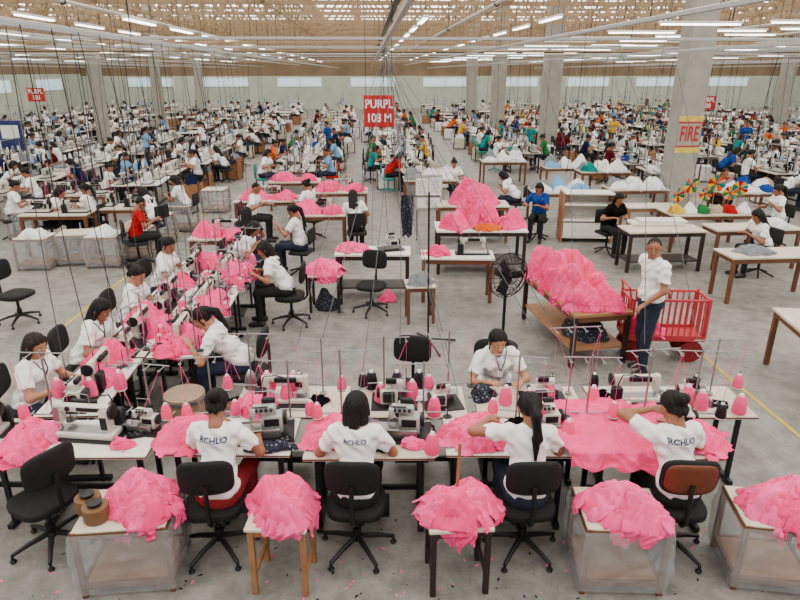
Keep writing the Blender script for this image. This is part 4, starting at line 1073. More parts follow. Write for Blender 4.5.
for i, (x, y, rx, ry, h_, m, l) in enumerate(((-.18, .64, .20, .22, .38, 'pink', 'far left on the long rack'), (.20, .62, .19, .22, .32, 'pink2', 'far right on the long rack'), (-.19, .22, .20, .22, .42, 'pink2', 'middle left on the long rack'), (.19, .17, .19, .22, .33, 'pink', 'middle right on the long rack'),
        (-.19, -.22, .20, .21, .34, 'pink3', 'near left on the long rack'), (.19, -.26, .19, .21, .26, 'pink', 'near right on the long rack'), (-.17, -.64, .20, .19, .24, 'pink', 'front left at the near end of the rack'), (.18, -.66, .19, .18, .18, 'pink2', 'front right at the near end of the rack'))):
    pile('garment_pile', 'pink garment stack ' + l, 'garment pile', on_cart(x, y), rx, ry, h_, M[m], 160 + i, .12, ang, NR=32, NT=100, rough=1.3, NG=30, ns=30, gs=.85, group='pink stacks on the long rack')
q = on_cart(0, -.4); pile('fabric_scraps', 'dark spotted fabric on the lower shelf of the pink rack', 'fabric', (q[0], q[1], .256), .26, .34, .20, FAB['spotted'], 62, 0, ang)
p = Vector((3.47, 7.62, 0))
t = thing('trolley', 'pinkish-red slatted trolley with large wheels behind the standing man', 'trolley', p, rad(-3))
MB().box((0, 0, .32), (1.02, .42, .05), .006).build('deck', M['trol'], t)
for s in (-1, 1):
    sp = MB()
    for k in range(13): sp.box((-.46 + .077 * k, s * .2, .60), (.018, .012, .52))
    sp.box((0, s * .2, .86), (1.02, .026, .03), .004).box((0, s * .2, .36), (1.02, .026, .04), .004)
    sp.build('side_panel', M['trol'], t)
    ep = MB()
    for k in range(5): ep.box((s * .495, -.16 + .08 * k, .60), (.012, .018, .52))
    ep.box((s * .495, 0, .86), (.026, .42, .03), .004).build('end_panel', M['trol'], t)
    for u in (-1, 1):
        MB().box((s * .495, u * .2, .60), (.035, .035, .58), .004).build('corner_post', M['trol'], t)
        MB().lathe((s * .36, u * .17 - .03, .15), [(.04, 0), (.145, .0), (.15, .02), (.145, .055), (.04, .055)], 26, 'y').build('wheel', M['wheel'], t)
    MB().box((s * .36, 0, .22), (.06, .3, .16), .01).build('axle_bracket', M['dsteel'], t)
MB().tube([(-.49, -.18, .86), (-.53, -.18, 1.02), (-.53, .18, 1.02), (-.49, .18, .86)], .014, 8).build('handle', M['trol'], t)
pile('garment_pile', 'pink garments lying in the red trolley', 'garment pile', (p.x - .2, p.y, .35), .22, .14, .40, M['pink'], 63, 0, ns=4)

RT = [(662, 228, 1.5, .6, 'dark table with boards in front of the FIRE column', 'woodd'), (770, 252, 1.6, .6, 'white-topped table on the right behind the trolley', 'wood'), (752, 226, 1.7, .6, 'cream-topped table right of the FIRE column', 'wood'),
      (650, 205, 1.2, .5, 'low cream table left of the FIRE column base', 'woodl')]
for px, py, w, dd, l, wd in RT:
    p = gp(px, py, .8); make_work_table(l, (p.x, p.y, 0), rad(4), w, dd, .8, wd, px == 662)
p = gp(772, 252, .8); pile('garment_pile', 'grey cut fabric on the white-topped table behind the trolley', 'garment pile', (p.x - .3, p.y, .8), .3, .2, .06, FAB['grey'], 230, 0, NR=18, NT=60)
p = gp(755, 226, .8); pile('garment_pile', 'white garments on the cream table right of the FIRE column', 'garment pile', (p.x + .3, p.y, .8), .3, .2, .12, FAB['white'], 231, 0, NR=18, NT=60)
p = Vector((5.1, 6.6, 0)); make_work_table('large cream-topped brown trestle table at the right edge', p, rad(-8), .9, 1.5, .78, 'wood', False)
p = gp(712, 214, .8); make_work_table('table under the coloured pinwheels by the FIRE column', (p.x, p.y + .3, 0), rad(4), 1.8, .8, .8, 'wood', False)
mixc = ['yellow', 'white', 'green', 'beige', 'red', 'white']
for i in range(6):
    pile('garment_pile', '%s garments, %s from the left under the coloured pinwheels' % (mixc[i], ordw(i + 1)), 'garment pile', (p.x - .70 + .28 * i, p.y + .14, .8), .15, .14, .12, FAB[mixc[i]], 400 + i, 0, NR=14, NT=44, gs=.6, ns=7, group='garments under the pinwheels')
for i, (dx, dy, z, s, l) in enumerate(((-.62, .40, .34, .9, 'first from the left'), (-.32, .5, .52, 1.05, 'second from the left'), (-.05, .38, .36, .85, 'third from the left'), (.22, .5, .56, 1.1, 'fourth and tallest'), (.50, .4, .38, .9, 'fifth from the left'), (.74, .48, .46, .95, 'last on the right'))):
    o = thing('pinwheel', 'small multicoloured paper pinwheel by the FIRE column, ' + l, 'pinwheel', (p.x + dx, p.y + dy, .80), rad(20 - 8 * i), 'coloured pinwheels')
    MB().lathe((0, 0, 0), [(.07, 0), (.07, .02), (.012, .03)], 16).tube([(0, 0, .02), (0, 0, z)], .010, 6).build('pole', M['woodl'], o)
    for k in range(10):
        a0 = 2 * PI * k / 10; a1 = a0 + 2 * PI / 10; R_ = .16 * s
        b = MB(); c0 = Vector((0, -.02, z)); e0 = Vector((math.cos(a0) * R_, -.02, z + math.sin(a0) * R_)); e1 = Vector((math.cos(a1) * R_, -.06, z + math.sin(a1) * R_)); em = Vector((math.cos((a0 + a1) / 2) * R_ * 1.08, -.075, z + math.sin((a0 + a1) / 2) * R_ * 1.08))
        vs = [b.bm.verts.new(q) for q in (c0, e0, em, e1)]; b.bm.faces.new(vs[:3]); b.bm.faces.new((vs[0], vs[2], vs[3]))
        b.build('petal', FAB[('red', 'yellow', 'green', 'beige', 'orange', 'teal', 'yellow')[(k + i) % 7]], o)
    MB().lathe((0, -.03, z), [(.02, 0), (.025, -.02), (.01, -.05)], 12, 'y').build('hub', FAB['red'], o)
p = gp(655, 224, .8); o = MB().box((0, 0, .03), (1.0, .35, .05), .005).box((.1, 0, .08), (.9, .33, .04), .005).build('board_stack', M['lam']); o.location = (p.x, p.y, .8); tag(o, 'stack of pale boards on the dark table by the FIRE column', 'boards')
p = gp(583, 240); OCC.append((p.x, p.y, .6)); o = thing('shelf_rack', 'white-panelled wooden shelf rack in the right aisle', 'rack', p, rad(-4))
for s in (-1, 1): MB().box((s * .55, 0, .55), (.05, .5, 1.1), .006).build('side_panel', M['woodl'], o)
for z in (.12, .5, .85, 1.09): MB().box((0, 0, z), (1.06, .5, .035), .004).build('shelf', M['lam'], o)
MB().box((0, .24, .55), (1.06, .02, 1.05)).build('back_panel', M['lam'], o)
MB().box((0, -.24, .3), (1.04, .02, .30)).build('front_panel', M['lam'], o)
NI = 0
for i, (px, py, c, c2, l) in enumerate(((560, 190, 'white', 'skyblue', 'behind the shelf rack'), (503, 160, 'white', 'white', 'on the far centre aisle'), (602, 170, 'teal', 'white', 'on the right lines'), (566, 166, 'skyblue', 'white', 'beyond the shelf rack'), (635, 187, 'white', 'white', 'left of the FIRE column'), (430, 178, 'grey', 'white', 'beyond the white panel'), (745, 190, 'white', 'blue', 'behind the coloured pinwheels'))):
    q = gp(px, py, .8); make_work_table('wooden table with mixed garment bundles ' + l, (q.x, q.y, 0), HA, 1.5, .8, .8, 'wood', False)
    for j in range(6):
        NI += 1; cc = (c, 'white', c2, 'grey', c2, 'white')[j]
        pile('garment_pile', '%s bundle, %s in the %s row on the table %s' % (cc, ordw(j % 3 + 1), ('front', 'rear')[j // 3], l), 'garment pile', (q.x - .46 + .46 * (j % 3), q.y - .18 + .34 * (j // 3), .8), .22, .18, (.12, .08, .16, .10)[(i + j) % 4] + .1 * (j // 3), FAB[cc], 470 + NI, .06, NR=14, NT=46, ns=8, gs=.8)

bn = None; bx = sorted([35, 75, 104, 135, 157, 181, 24, 215])
for i, (px, py) in enumerate(((35, 238), (75, 234), (104, 236), (135, 230), (157, 216), (181, 206), (24, 212), (215, 190))):
    q = gp(px, py, .58); OCC.append((q.x, q.y, .3)); n_ = ordw(bx.index(px) + 1); l = 'plastic-covered bin, %s from the left edge among the left lines' % n_
    if bn is None: bn = make_bin(l, (q.x, q.y, 0), HA, .62, .55, .62, group='plastic-covered bins on the left')
    else: clone(bn, l, (q.x, q.y, 0), HA + rad(RND.uniform(-6, 6)))
    if i % 3 != 1: pile('garment_pile', 'grey-white garments on the %s plastic-covered bin from the left' % n_, 'garment pile', (q.x, q.y, .62), .24, .22, .10, FAB[('white', 'grey', 'white', 'beige')[i % 4]], 220 + i, .05, NR=16, NT=50)
for i, (px, py, w) in enumerate(((58, 212, 1.6), (120, 206, 1.4), (80, 193, 1.5))):
    q = gp(px, py, .8)
    if i == 0: lt = make_work_table('cream-topped table, first of the tables beyond the left open floor', (q.x, q.y, 0), HA, 1.4, .6, .8, 'wood', False, top='lam2')
    else: clone(lt, 'cream-topped table, %s of the tables beyond the left open floor' % ordw(i + 1), (q.x, q.y, 0), HA); OCC.append((q.x, q.y, .7))
    for s in (-1, 1):
        clone(lk, 'sewing machine on the %s of the %s cream table beyond the left floor' % ('left' if s < 0 else 'right', ordw(i + 1)), (q.x + s * .4, q.y, .8), HA + (PI if s > 0 else 0))
        clone(st0, 'thread stand on the %s of the %s cream table beyond the left floor' % ('left' if s < 0 else 'right', ordw(i + 1)), (q.x + s * .15, q.y + .2, .8), s)
q = gp(20, 178); o = thing('notice_board', 'blue and white notice board on legs at the left edge', 'board', q, HA)
MB().box((0, 0, 1.5), (.8, .05, 1.0), .01).build('board', M['blue'], o)
MB().box((0, -.03, 1.62), (.6, .01, .45)).build('paper', M['white'], o)
for s in (-1, 1): MB().box((s * .35, 0, .5), (.04, .04, 1.0)).build('leg', M['steel'], o)

def red_sign(px, D, z, w, hgt, lines, label, ztop=5.5):
    p = at(px, D, z); o = thing('hanging_sign', label, 'sign', p)
    MB().box((0, 0, 0), (w, .03, hgt), .004).build('panel', M['red'], o)
    for i, (tx, size) in enumerate(lines): sign_text(tx, size, o, (0, -.02, hgt * (.22 - .44 * i)), M['white'], stretch=1.15)
    for s in (-1, 1): MB().tube([(s * w * .42, 0, hgt / 2), (s * w * .42, 0, ztop - z)], .006, 5).build('hanger', M['dsteel'], o)
red_sign(379, 14, 2.80, .66, .66, [('PURPL', .215), ('108 M', .215)], 'red hanging sign reading PURPL 108 M over the centre aisle')
red_sign(36, 25, 2.78, .66, .5, [('PURPL', .2), ('108', .2)], 'small red hanging sign with white writing over the left sewing lines')
red_sign(707, 25, 2.48, .66, .5, [('PURPL', .2), ('108', .2)], 'small red hanging sign with white writing right of the FIRE column')

# ================================================================== FAR LINES
def far_person(pose, hair, lean, **kw):
    g = person_geo(pose=pose, hair=hair, lean=lean, h=.02, hh=.013, hd=.012, head=(0, rad(-18 - lean * 60)), **kw)
    parts = [(g['body'][0], g['body'][1], 0), (g['shirt'][0], g['shirt'][1], 1), (g['trousers'][0], g['trousers'][1], 2), (g['hair'][0], g['hair'][1], 3), (g['shoe-1'][0], g['shoe-1'][1], 4), (g['shoe1'][0], g['shoe1'][1], 4)]
    V, Q, mi = join(parts)
    me = bpy.data.meshes.new('person'); me.from_pydata(V.tolist(), [], Q.tolist())
    for m in ('skin', 'shirt', 'navy', 'hair', 'shoe'): me.materials.append(M[m])
    me.polygons.foreach_set('material_index', np.asarray(mi, dtype=np.int32)); me.polygons.foreach_set('use_smooth', np.full(len(me.polygons), True)); me.update()
    return me
FP = [far_person('sit', 'bun', .14, sx=.03), far_person('sit', 'long', .22, sx=-.05), far_person('sit', 'pony', .08, L=(-.2, .35, .95)), far_person('sit', 'short', .12, Rr=(.25, .35, .9)), far_person('sit', 'long', .30, sx=.04), far_person('sit', 'bob', .17, L=(-.05, .45, .84), Rr=(.25, .4, .84))]
FS = [far_person('stand', 'short', .05, L=(-.2, .3, 1.05)), far_person('stand', 'pony', .05, Rr=(.15, .35, 1.1))]
NP = [0]
def put_person(me, label, loc, rz, shirt='white', pants='navy', group='workers at the far sewing lines', sc=None):
    o = bpy.data.objects.new('person', me); COL.objects.link(o); o.location = loc; o.rotation_euler = (0, 0, rz)
    tag(o, label, 'person', group)
    if sc: o.scale = (sc, sc, sc)
    if shirt != 'white': o.material_slots[1].link = 'OBJECT'; o.material_slots[1].material = FAB[shirt]
    if pants != 'navy': o.material_slots[2].link = 'OBJECT'; o.material_slots[2].material = M[pants]
    NP[0] += 1
    return o
def merged(name, mats, fn):
    b = MB(); fn(b); o = b.build(name, mats); me = o.data; bpy.data.objects.remove(o); return me
def ftable(b):
    b.box((0, 0, .745), (1.25, 1.45, .035), .004)
    for s in (-1, 1):
        for t in (-1, 1): b.box((s * .52, t * .62, .365), (.05, .05, .73), m=1)
        b.box((s * .52, 0, .2), (.03, 1.2, .05), m=1).box((s * .3, -.2, .62), (.22, .2, .18), m=2).box((s * .3, .35, .62), (.22, .2, .18), m=2)
FT = [merged('sewing_table', [M['lam2'], M['wood'], M['dsteel']], ftable), merged('sewing_table', [M['lam3'], M['dsteel'], M['machg']], ftable), merged('sewing_table', [M['lam'], M['woodd'], M['dsteel']], ftable)]
def fmach(b):
    b.box((0, .01, .01), (.54, .26, .02), m=1).box((0, 0, .035), (.46, .17, .05), .01).box((.165, 0, .15), (.10, .11, .2), .03).box((0, 0, .24), (.43, .09, .085), .025).box((-.19, 0, .18), (.08, .1, .18), .02)
    b.lathe((.22, 0, .22), [(.02, 0), (.062, .005), (.062, .03), (.02, .035)], 12, 'x', 1)
    b.box((.2, .12, .1), (.12, .07, .2), .01, m=1)
    b.tube([(.1, .16, 0), (.1, .16, .66)], .012, 4, 1).tube([(-.15, .12, .64), (.28, .12, .64)], .009, 4, 1)
FM = [merged('sewing_machine', [M['mach'], M['dsteel']], fmach), merged('sewing_machine', [M['machg'], M['black']], fmach), merged('sewing_machine', [FAB['white'], M['dsteel']], fmach), merged('sewing_machine', [M['lam'], M['steel']], fmach)]
def frack(b):
    for t in (-.6, .6): b.tube([(0, t, .0), (0, t, .72)], .016, 5)
    for z in (.30, .70): b.tube([(0, -.65, z), (0, .65, z)], .014, 5)
    for i in range(8):
        y = -.56 + .16 * i; b.tube([(-.10, y, .70), (.10, y, .70)], .008, 4)
        b.lathe((.05 * (-1) ** i, y, .31), [(.045, 0), (.045, .02), (.022, .15)], 8, 'z', 1 + i % 3)
FR = [merged('thread_rack', [M['steel'], FAB[a], FAB[b], FAB[c]], frack) for a, b, c in (('white', 'grey', 'white'), ('skyblue', 'white', 'navy'), ('white', 'red', 'teal'), ('yellow', 'white', 'green'), ('black', 'white', 'white'))]
def fbin(b):
    for s in (-1, 1):
        b.box((s * .27, 0, .29), (.02, .46, .5)).box((0, s * .22, .29), (.52, .02, .5))
        for t in (-1, 1): b.box((s * .27, t * .22, .3), (.045, .045, .6), m=1)
    b.box((0, 0, .50), (.5, .42, .02))
FB = [merged('fabric_bin', [FAB['white'], M['wood']], fbin), merged('fabric_bin', [M['lam2'], M['woodd']], fbin), merged('fabric_bin', [M['woodl'], M['wood']], fbin)]
def fchair(b):
    b.box((0, 0, .43), (.42, .40, .07), .03).box((0, -.22, .75), (.38, .05, .28), .02).tube([(0, -.02, .4), (0, -.25, .45), (0, -.25, .7)], .018, 5).tube([(0, 0, .1), (0, 0, .42)], .025, 6)
    for k in range(5): b.tube([(0, 0, .12), (math.cos(k * 1.2566) * .28, math.sin(k * 1.2566) * .28, .02)], .018, 5)
FC = [merged('office_chair', [M['chairhaze']], fchair), merged('office_chair', [M['chairt']], fchair), merged('office_chair', [FAB['red']], fchair)]
def fpile(seed):
    o = pile('garment_pile', '', '', (0, 0, 0), .28, .24, .10, FAB['white'], seed, 0, NR=14, NT=44, NG=14, ns=6); me = o.data; bpy.data.objects.remove(o); return me
FPI = [fpile(301), fpile(302), fpile(303), fpile(304), fpile(305)]
def put(me, name, label, cat, loc, rz, group, m=None, sc=None):
    o = bpy.data.objects.new(name, me); COL.objects.link(o); o.location = loc; o.rotation_euler = (0, 0, rz); tag(o, label, cat, group)
    if m: o.material_slots[0].link = 'OBJECT'; o.material_slots[0].material = m
    if sc: o.scale = sc
    return o
mid = [(5, 186, -60, 'white', 'worker in white at the left edge, mid-distance'), (44, 191, -80, 'white', 'worker in white left of the pair beyond the left floor'), (90, 189, 80, 'white', 'worker in white right of the pair beyond the left floor'),
       (131, 204, -60, 'red', 'worker in red shirt among the left plastic bins'), (152, 190, 60, 'white', 'worker in white right of the red-shirted worker'), (184, 180, 90, 'white', 'worker in white beyond the left plastic bins'),
       (312, 186, 60, 'white', 'worker in white near the far pink tables'), (356, 196, 5, 'white', 'worker in white with back turned at the aisle pink table'), (299, 211, 80, 'white', 'worker in white right of the woman in black'),
       (248, 188, -90, 'white', 'worker in white at the far end of the pink line'), (518, 173, 70, 'white', 'worker in white left of the right aisle'), (541, 186, 160, 'blue', 'worker in blue beside the white garments'),
       (455, 162, 180, 'white', 'worker in white facing the camera behind the tall pink heap'), (770, 212, 100, 'white', 'worker in white behind the right-hand tables'), (784, 190, 90, 'white', 'worker in white at the right edge, mid-distance'),
       (722, 172, 180, 'red', 'worker in red right of the FIRE column'), (232, 222, -95, 'white', 'worker in white behind the fourth left-line woman'), (612, 196, 200, 'black', 'worker in black left of the FIRE column')]
for i, (px, py, r, c, l) in enumerate(mid):
    q = gp(px, py, 1.2); q.z = 0
    put_person(FP[i % 6], l, q, rad(r), c, ['navy', 'blackc'][i % 2], 'mid-distance workers')
    put(FC[0], 'office_chair', 'black chair under the ' + l.split(',')[0].replace(' with back turned', ''), 'chair', q, rad(r), 'chairs of mid-distance workers')
    OCC.append((q.x, q.y, .3))
for i, (px, py, c, l) in enumerate(((330, 150, 'blue', 'standing worker in blue in the left aisle'), (206, 150, 'white', 'standing worker in white between the left lines'), (528, 152, 'teal', 'standing worker in teal beside the right aisle'), (610, 140, 'yellow', 'standing worker in yellow on the right lines'), (740, 150, 'blue', 'standing worker in blue at the right'), (150, 160, 'skyblue', 'standing worker in light blue on the left lines'))):
    q = gp(px, py + 14); put_person(FS[i % 2], l, q, rad(RND.uniform(0, 360)), c, 'navy', 'standing workers')

left_cols = ['white'] * 10 + ['grey', 'skyblue', 'navy', 'maroon']
right_cols = ['white'] * 8 + ['teal', 'blue', 'red', 'yellow', 'green', 'navy', 'skyblue', 'orange', 'maroon']
left_fab = ['white', 'white', 'grey', 'beige', 'black', 'skyblue', 'navy', 'grey']
right_fab = ['white', 'white', 'skyblue', 'teal', 'blue', 'grey', 'red', 'black', 'white', 'beige']
lines = [('left block', -6.3), ('left block', -9.3), ('left block', -12.3), ('left block', -15.3), ('left block', -18.3), ('left block', -21.5),
         ('centre block', -2.2), ('centre block', 1.3), ('right block', 5.6), ('right block', 9.4), ('right block', 12.5), ('right block', 15.6), ('right block', 18.7), ('right block', 21.9), ('right block', 25.2), ('right block', 28.6)]
sts = []
cntline = {}
for side, X in lines:
    cntline[side] = cntline.get(side, 0) + 1
    y = (13.5 if side[0] == 'l' else (19.5 if side[0] == 'c' else 16.5)) + RND.uniform(0, .8)
    if X == 5.6: y = 20
    j = 0
    while y < 62:
        jx = X + RND.uniform(-.32, .32)
        q = hall(jx, y); px, py = proj((q.x, q.y, .8))
        if -30 < px < 830 and clear(q, 1.5, .9):
            j += 1; sts.append((y, jx, side, cntline[side], j, px))
        y += (1.7 if y < 30 else (2.2 if y < 42 else 3.0)) + RND.choice((0, 0, .15, .35, .6))
sts.sort()
nm = npile = nb_ = 0; MAXP = 150
for y, X, side, li, j, px in sts:
    q = hall(X, y); isl = side[0] == 'l'
    where = '%s along the %s line, %s' % (ordw(j), ordw(li), side)
    cols = left_cols if isl else right_cols; fabs = left_fab if isl else right_fab
    tw = HA + RND.uniform(-.08, .08)
    put(FT[RND.choice((0, 0, 1, 1, 2))], 'sewing_table', 'shared sewing table, ' + where, 'table', q, tw, 'tables of the far sewing lines')
    if RND.random() < .95: put(FR[RND.choice((0, 1, 4) if isl else (0, 1, 2, 3, 4))], 'thread_rack', 'thread rack with cones, ' + where, 'thread rack', q + Vector((0, 0, .763)), tw, 'thread racks of the far sewing lines', None, (1, 1, RND.uniform(.75, 1.45)))
    for s in (-1, 1):
        sd = 'left' if s < 0 else 'right'
        for e in ((-.42, .38) if y < 30 else (RND.uniform(-.3, .3),)):
            if nm < 272 and RND.random() < .85:
                nm += 1; ee = '' if y >= 30 else (' near' if e < 0 else ' far')
                put(FM[RND.randrange(4)], 'sewing_machine', 'sewing machine on the %s%s, %s' % (sd, ee, where), 'sewing machine', q + hall(s * .33, e, .763), HA + s * PI / 2 + RND.uniform(-.2, .2), 'machines of the far sewing lines')
        if NP[0] < 283 and RND.random() < .66:
            sh = RND.choice(cols)
            loc = q + hall(s * 1.05 + RND.uniform(-.06, .1), RND.uniform(-.35, .35))
            if clear(loc, .75, .35):
                put_person(FP[RND.randrange(6)], '%s-shirted seated worker on the %s, %s' % (sh, sd, where), loc, HA + s * PI / 2 + RND.uniform(-.4, .4), sh, RND.choice(['navy', 'blackc', 'navy']), sc=RND.uniform(.94, 1.06))
                if y < 36: put(FC[0 if RND.random() < .88 else (1 if isl else RND.choice((1, 2)))], 'office_chair', 'office chair on the %s, %s' % (sd, where), 'chair', loc, HA + s * PI / 2, 'chairs of the far sewing lines')
        if nb_ < 295 and RND.random() < .8:
            nb_ += 1; bl = q + hall(s * 1.05 + RND.uniform(-.1, .1), .85 if y < 30 else 1.1)
            if clear(bl, .8, .4):
                put(FB[RND.randrange(3)], 'fabric_bin', 'fabric bin on the %s, %s' % (sd, where), 'bin', bl, HA + RND.uniform(-.3, .3), 'bins of the far sewing lines')
                if RND.random() < .4 and npile < MAXP:
                    npile += 1; fb = RND.choice(fabs)
                    put(FPI[RND.randrange(5)], 'garment_pile', '%s garments in the %s bin, %s' % (fb, sd, where), 'garment pile', bl + Vector((0, 0, .515)), RND.uniform(0, 6), 'garments in far bins', FAB[fb], (.75, .75, RND.uniform(.9, 1.8)))
        if RND.random() < .42 and npile < MAXP:
            npile += 1
            fb = RND.choice(fabs)
            put(FPI[RND.randrange(5)], 'garment_pile', '%s garment pile on the %s, %s' % (fb, sd, where), 'garment pile', q + hall(s * .38, RND.uniform(-.1, .1), .763), RND.uniform(0, 6), 'garment piles of the far sewing lines', FAB[fb], (RND.uniform(.6, .9), RND.uniform(.6, .9), RND.uniform(.6, 1.6)))

# ================================================================== OVERHEAD
lampb = thing('fluorescent_lamp', '', 'lamp')
MB().box((0, 0, .025), (.11, 1.6, .04), .008).build('housing', M['white'], lampb)
for s in (-1, 1): MB().tube([(s * .03, -.76, -.010), (s * .03, .76, -.010)], .014, 8).build('tube', M['tube'], lampb)
for s in (-1, 1): MB().tube([(0, s * .6, .04), (0, s * .6, 1.0)], .006, 4).build('hanger', M['dsteel'], lampb)
first = True; rows = [-24, -20, -15, -12, -9.6, -6.8, -4.1, 1.1, 3.9, 6.3, 9, 11.5, 14.2, 17, 20, 23, 26, 29]
for ri, X in enumerate(rows):
    n_ = 0
    for y in np.arange(12.5 + (ri % 3) * .9, 62, 2.7):
        z = 4.45 + .1 * (ri % 3)
        q = hall(X, float(y), z); px, py = proj(q)
        if not (-25 < px < 825 and py > -12): continue
        n_ += 1
        l = 'fluorescent lamp, %s along the %s row from the left' % (ordw(n_), ordw(ri + 1))
        rz = HA + (PI / 2 if X > 6 or X < -16 else 0)
        if first: lampb.location = q; lampb.rotation_euler = (0, 0, rz); lampb['label'] = l; lampb['group'] = 'fluorescent lamps under the roof'; first = False
        else: clone(lampb, l, q, rz)
RX = [-21, -18, -15.9, -11.8, -9.5, -6.3, -2.75, .3, 3.4, 5.6, 9.4, 12.6, 15.8, 19.0, 22.3, 25.6]
r0 = None
for i, X in enumerate(RX):
    l = 'overhead power rail, %s from the left' % ordw(i + 1); z = 3.95 + .12 * (i % 3)
    if r0 is None:
        r0 = thing('power_rail', l, 'rail', (0, 0, 0), HA, 'overhead power rails')
        MB().box((0, 33, 0), (.05, 58, .05), .006).build('trunking', M['rail'], r0)
        for y in range(8, 62, 9): MB().tube([(0, y, .03), (0, y, 1.5)], .008, 4).build('hanger_rod', M['dsteel'], r0)
        ro_ = r0
    else: ro_ = clone(r0, l, (0, 0, 0), HA)
    ro_.location = hall(X, 0, z)
pp = None
for i, X in enumerate((-23, -17, -13.6, -10.8, -8.2, -5.2, 2.3, 6.4, 10.4, 13.4, 16.4, 18, 21)):
    l = 'overhead pipe below the trusses, %s from the left' % ordw(i + 1)
    if pp is None:
        pp = thing('overhead_pipe', l, 'pipe', (0, 0, 0), HA, 'overhead pipes')
        MB().tube([(0, 9, 0), (0, 62, 0)], .035, 8).build('pipe', M['pipe'], pp)
        for y in range(12, 62, 7): MB().ring((0, y, 0), .05, .012, 'y', 10, 4).tube([(0, y, .05), (0, y, .76)], .01, 4).build('bracket', M['dsteel'], pp)
        c = pp
    else: c = clone(pp, l, (0, 0, 0), HA)
    c.location = hall(X, 0, 4.74)
o = thing('cable_duct', 'dark cable duct running overhead along the centre aisle', 'duct', hall(.52, 0, 4.75), HA)
MB().box((0, 36, 0), (.10, 52, .09), .01).build('trough', M['dsteel'], o)
for y in range(12, 62, 9): MB().tube([(0, y, .05), (0, y, .75)], .01, 4).build('hanger_rod', M['dsteel'], o)
for i, (y, z, m) in enumerate(((15, 4.30, 'rail'), (17.5, 4.31, 'truss'), (20.5, 4.31, 'rail'), (22.5, 4.36, 'pipe'), (24.5, 4.32, 'truss'), (26.3, 4.34, 'dsteel'), (28, 4.31, 'pipe'), (30.5, 4.36, 'truss'), (33, 4.32, 'rail'), (36, 4.36, 'dsteel'), (39, 4.33, 'truss'), (46, 4.33, 'rail'), (54, 4.33, 'truss'))):
    o = thing('cross_rail', 'crosswise overhead trunking, %s from the camera' % ordw(i + 1), 'rail', hall(7, y, z), HA, 'crosswise trunking')
    MB().box((0, 0, 0), (62, .05, .06), .006).build('trunking', M[m], o)
    for x in range(-28, 30, 9): MB().tube([(x, 0, .03), (x, 0, 1.2)], .008, 4).build('hanger_rod', M['dsteel'], o)
def cable(a, b, label, r=.006, sag=.05, m='cable', group='power cables hanging from the rails'):
    a = Vector(a); b = Vector(b); pts = []
    for i in range(13):
        t = i / 12; p = a.lerp(b, t)
        p.x += sag * math.sin(PI * t) * (1 if (a.x * 7.3 % 1) > .5 else -1); p.y += sag * .5 * math.sin(2 * PI * t)
        pts.append(p - a)
    o = MB().tube(pts, r, 5).build('hanging_cable', M[m]); o.location = a
    tag(o, label, 'cable', group)
k = 0
for i, D in enumerate((5.3, 5.45, 5.9, 6.4, 6.5, 6.9, 7.3, 7.6, 7.75, 8.2, 8.6, 8.9, 9.4, 9.9, 10.4, 11.2, 12.0, 13.0)):
    k += 1; a = hall(-2.75 + .03 * (i % 3), D, 3.95)
    cable(a, (a.x + .12 * (i % 3 - 1), D + RND.uniform(-.1, .1), .9), 'cable over the left pink line, %s from the front' % ordw(k), .0042, .02 + .015 * (i % 3), 'cable' if i % 3 else 'cableg')
tops = [(.3, 8.5), (.3, 9.2), (.3, 10.0), (.3, 10.8), (.3, 11.5), (.3, 12.4), (.3, 9.6), (.3, 11.0)]
bots = [(-.9, 5.0), (-.35, 4.7), (.0, 5.0), (.45, 5.1), (1.25, 5.1), (1.65, 5.15), (-.7, 5.15), (.5, 4.7)]
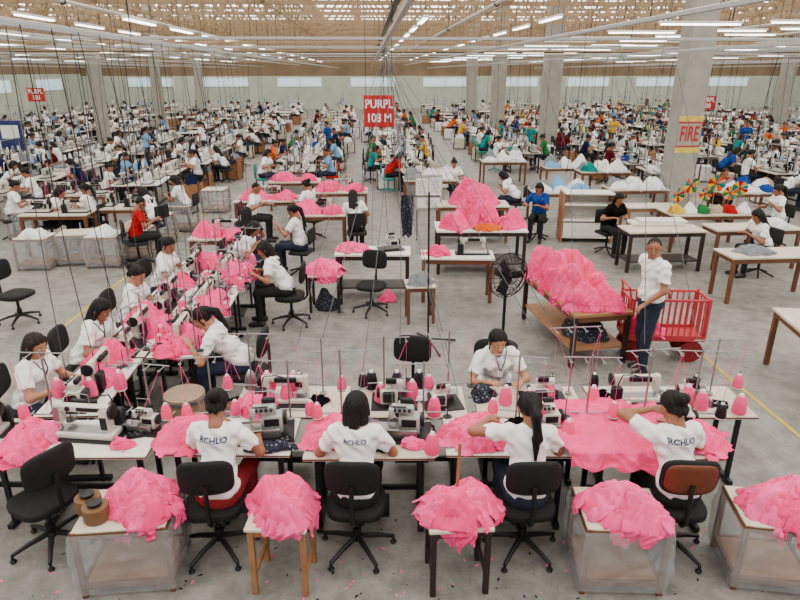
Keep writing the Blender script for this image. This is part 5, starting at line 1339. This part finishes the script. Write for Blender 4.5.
for i in range(8): cable(hall(tops[i][0], tops[i][1], 4.0), (bots[i][0], bots[i][1], 1.0 if i % 2 else 1.35), 'thin cable sloping from the centre rail to the front row, %s of eight' % ordw(i + 1), .0038, .08, 'cableg')
for i, (px, D) in enumerate(((372, 10.2), (388, 11), (405, 10.4), (412, 12), (430, 12.5), (445, 13), (362, 13), (470, 14), (352, 11.5), (460, 11), (398, 13.5))):
    p = at(px, D, .85); cable(hall(.3, D + .3, 4.0), (p.x, p.y, .85), 'cable dropping to the centre tables, %s of eleven' % ordw(i + 1), .0045, .06, 'cable' if i % 3 else 'cableg')
for i, (x, y, bx_, by) in enumerate(((3.4, 7.5, 2.2, 5.1), (3.4, 9, 2.7, 5.15), (3.4, 13, 3.6, 12), (5.6, 15, 5.7, 14.5), (3.4, 10.5, 1.6, 5.2), (3.4, 16, 3.3, 15), (5.6, 12, 5.3, 11))):
    cable(hall(x, y, 4.0), (bx_, by, 1.3), 'cable from the right rail, %s from the front' % ordw(i + 1), .004, .10, 'cableg')
ci = 0
for X in (-15.9, -11.8, -9.5, -6.3, 5.6, 9.4, 12.6, 15.8, 19.0):
    for y in np.arange(15, 40, 1.9):
        q = hall(X, float(y) + RND.uniform(-.8, .8), 4.0); px, py = proj((q.x, q.y, 2))
        if not 0 < px < 800: continue
        ci += 1
        cable(q, (q.x + RND.uniform(-.15, .15), q.y + RND.uniform(-.1, .1), .95), 'distant cable over the far sewing lines, %s counted from the left lines' % ordw(ci), .0085, .04, 'cable' if RND.random() < .6 else 'cableg', 'cables over the far sewing lines')

# ================================================================== LIGHT AND CAMERA
w = bpy.data.worlds.new('World'); SC.world = w; w.use_nodes = True
w.node_tree.nodes['Background'].inputs[0].default_value = (1.0, 0.985, 0.96, 1); w.node_tree.nodes['Background'].inputs[1].default_value = 0.55
cam = bpy.data.cameras.new('camera'); co = bpy.data.objects.new('camera', cam); COL.objects.link(co)
cam.sensor_width = 36; cam.lens = F / 800 * 36; cam.clip_end = 300
co.location = (0, 0, H); co.rotation_euler = (PI / 2 - PITCH, 0, 0)
SC.camera = co
print('PEOPLE', NP[0], 'MACH', nm, 'PILES', npile, 'ST', len(sts), 'CI', ci)
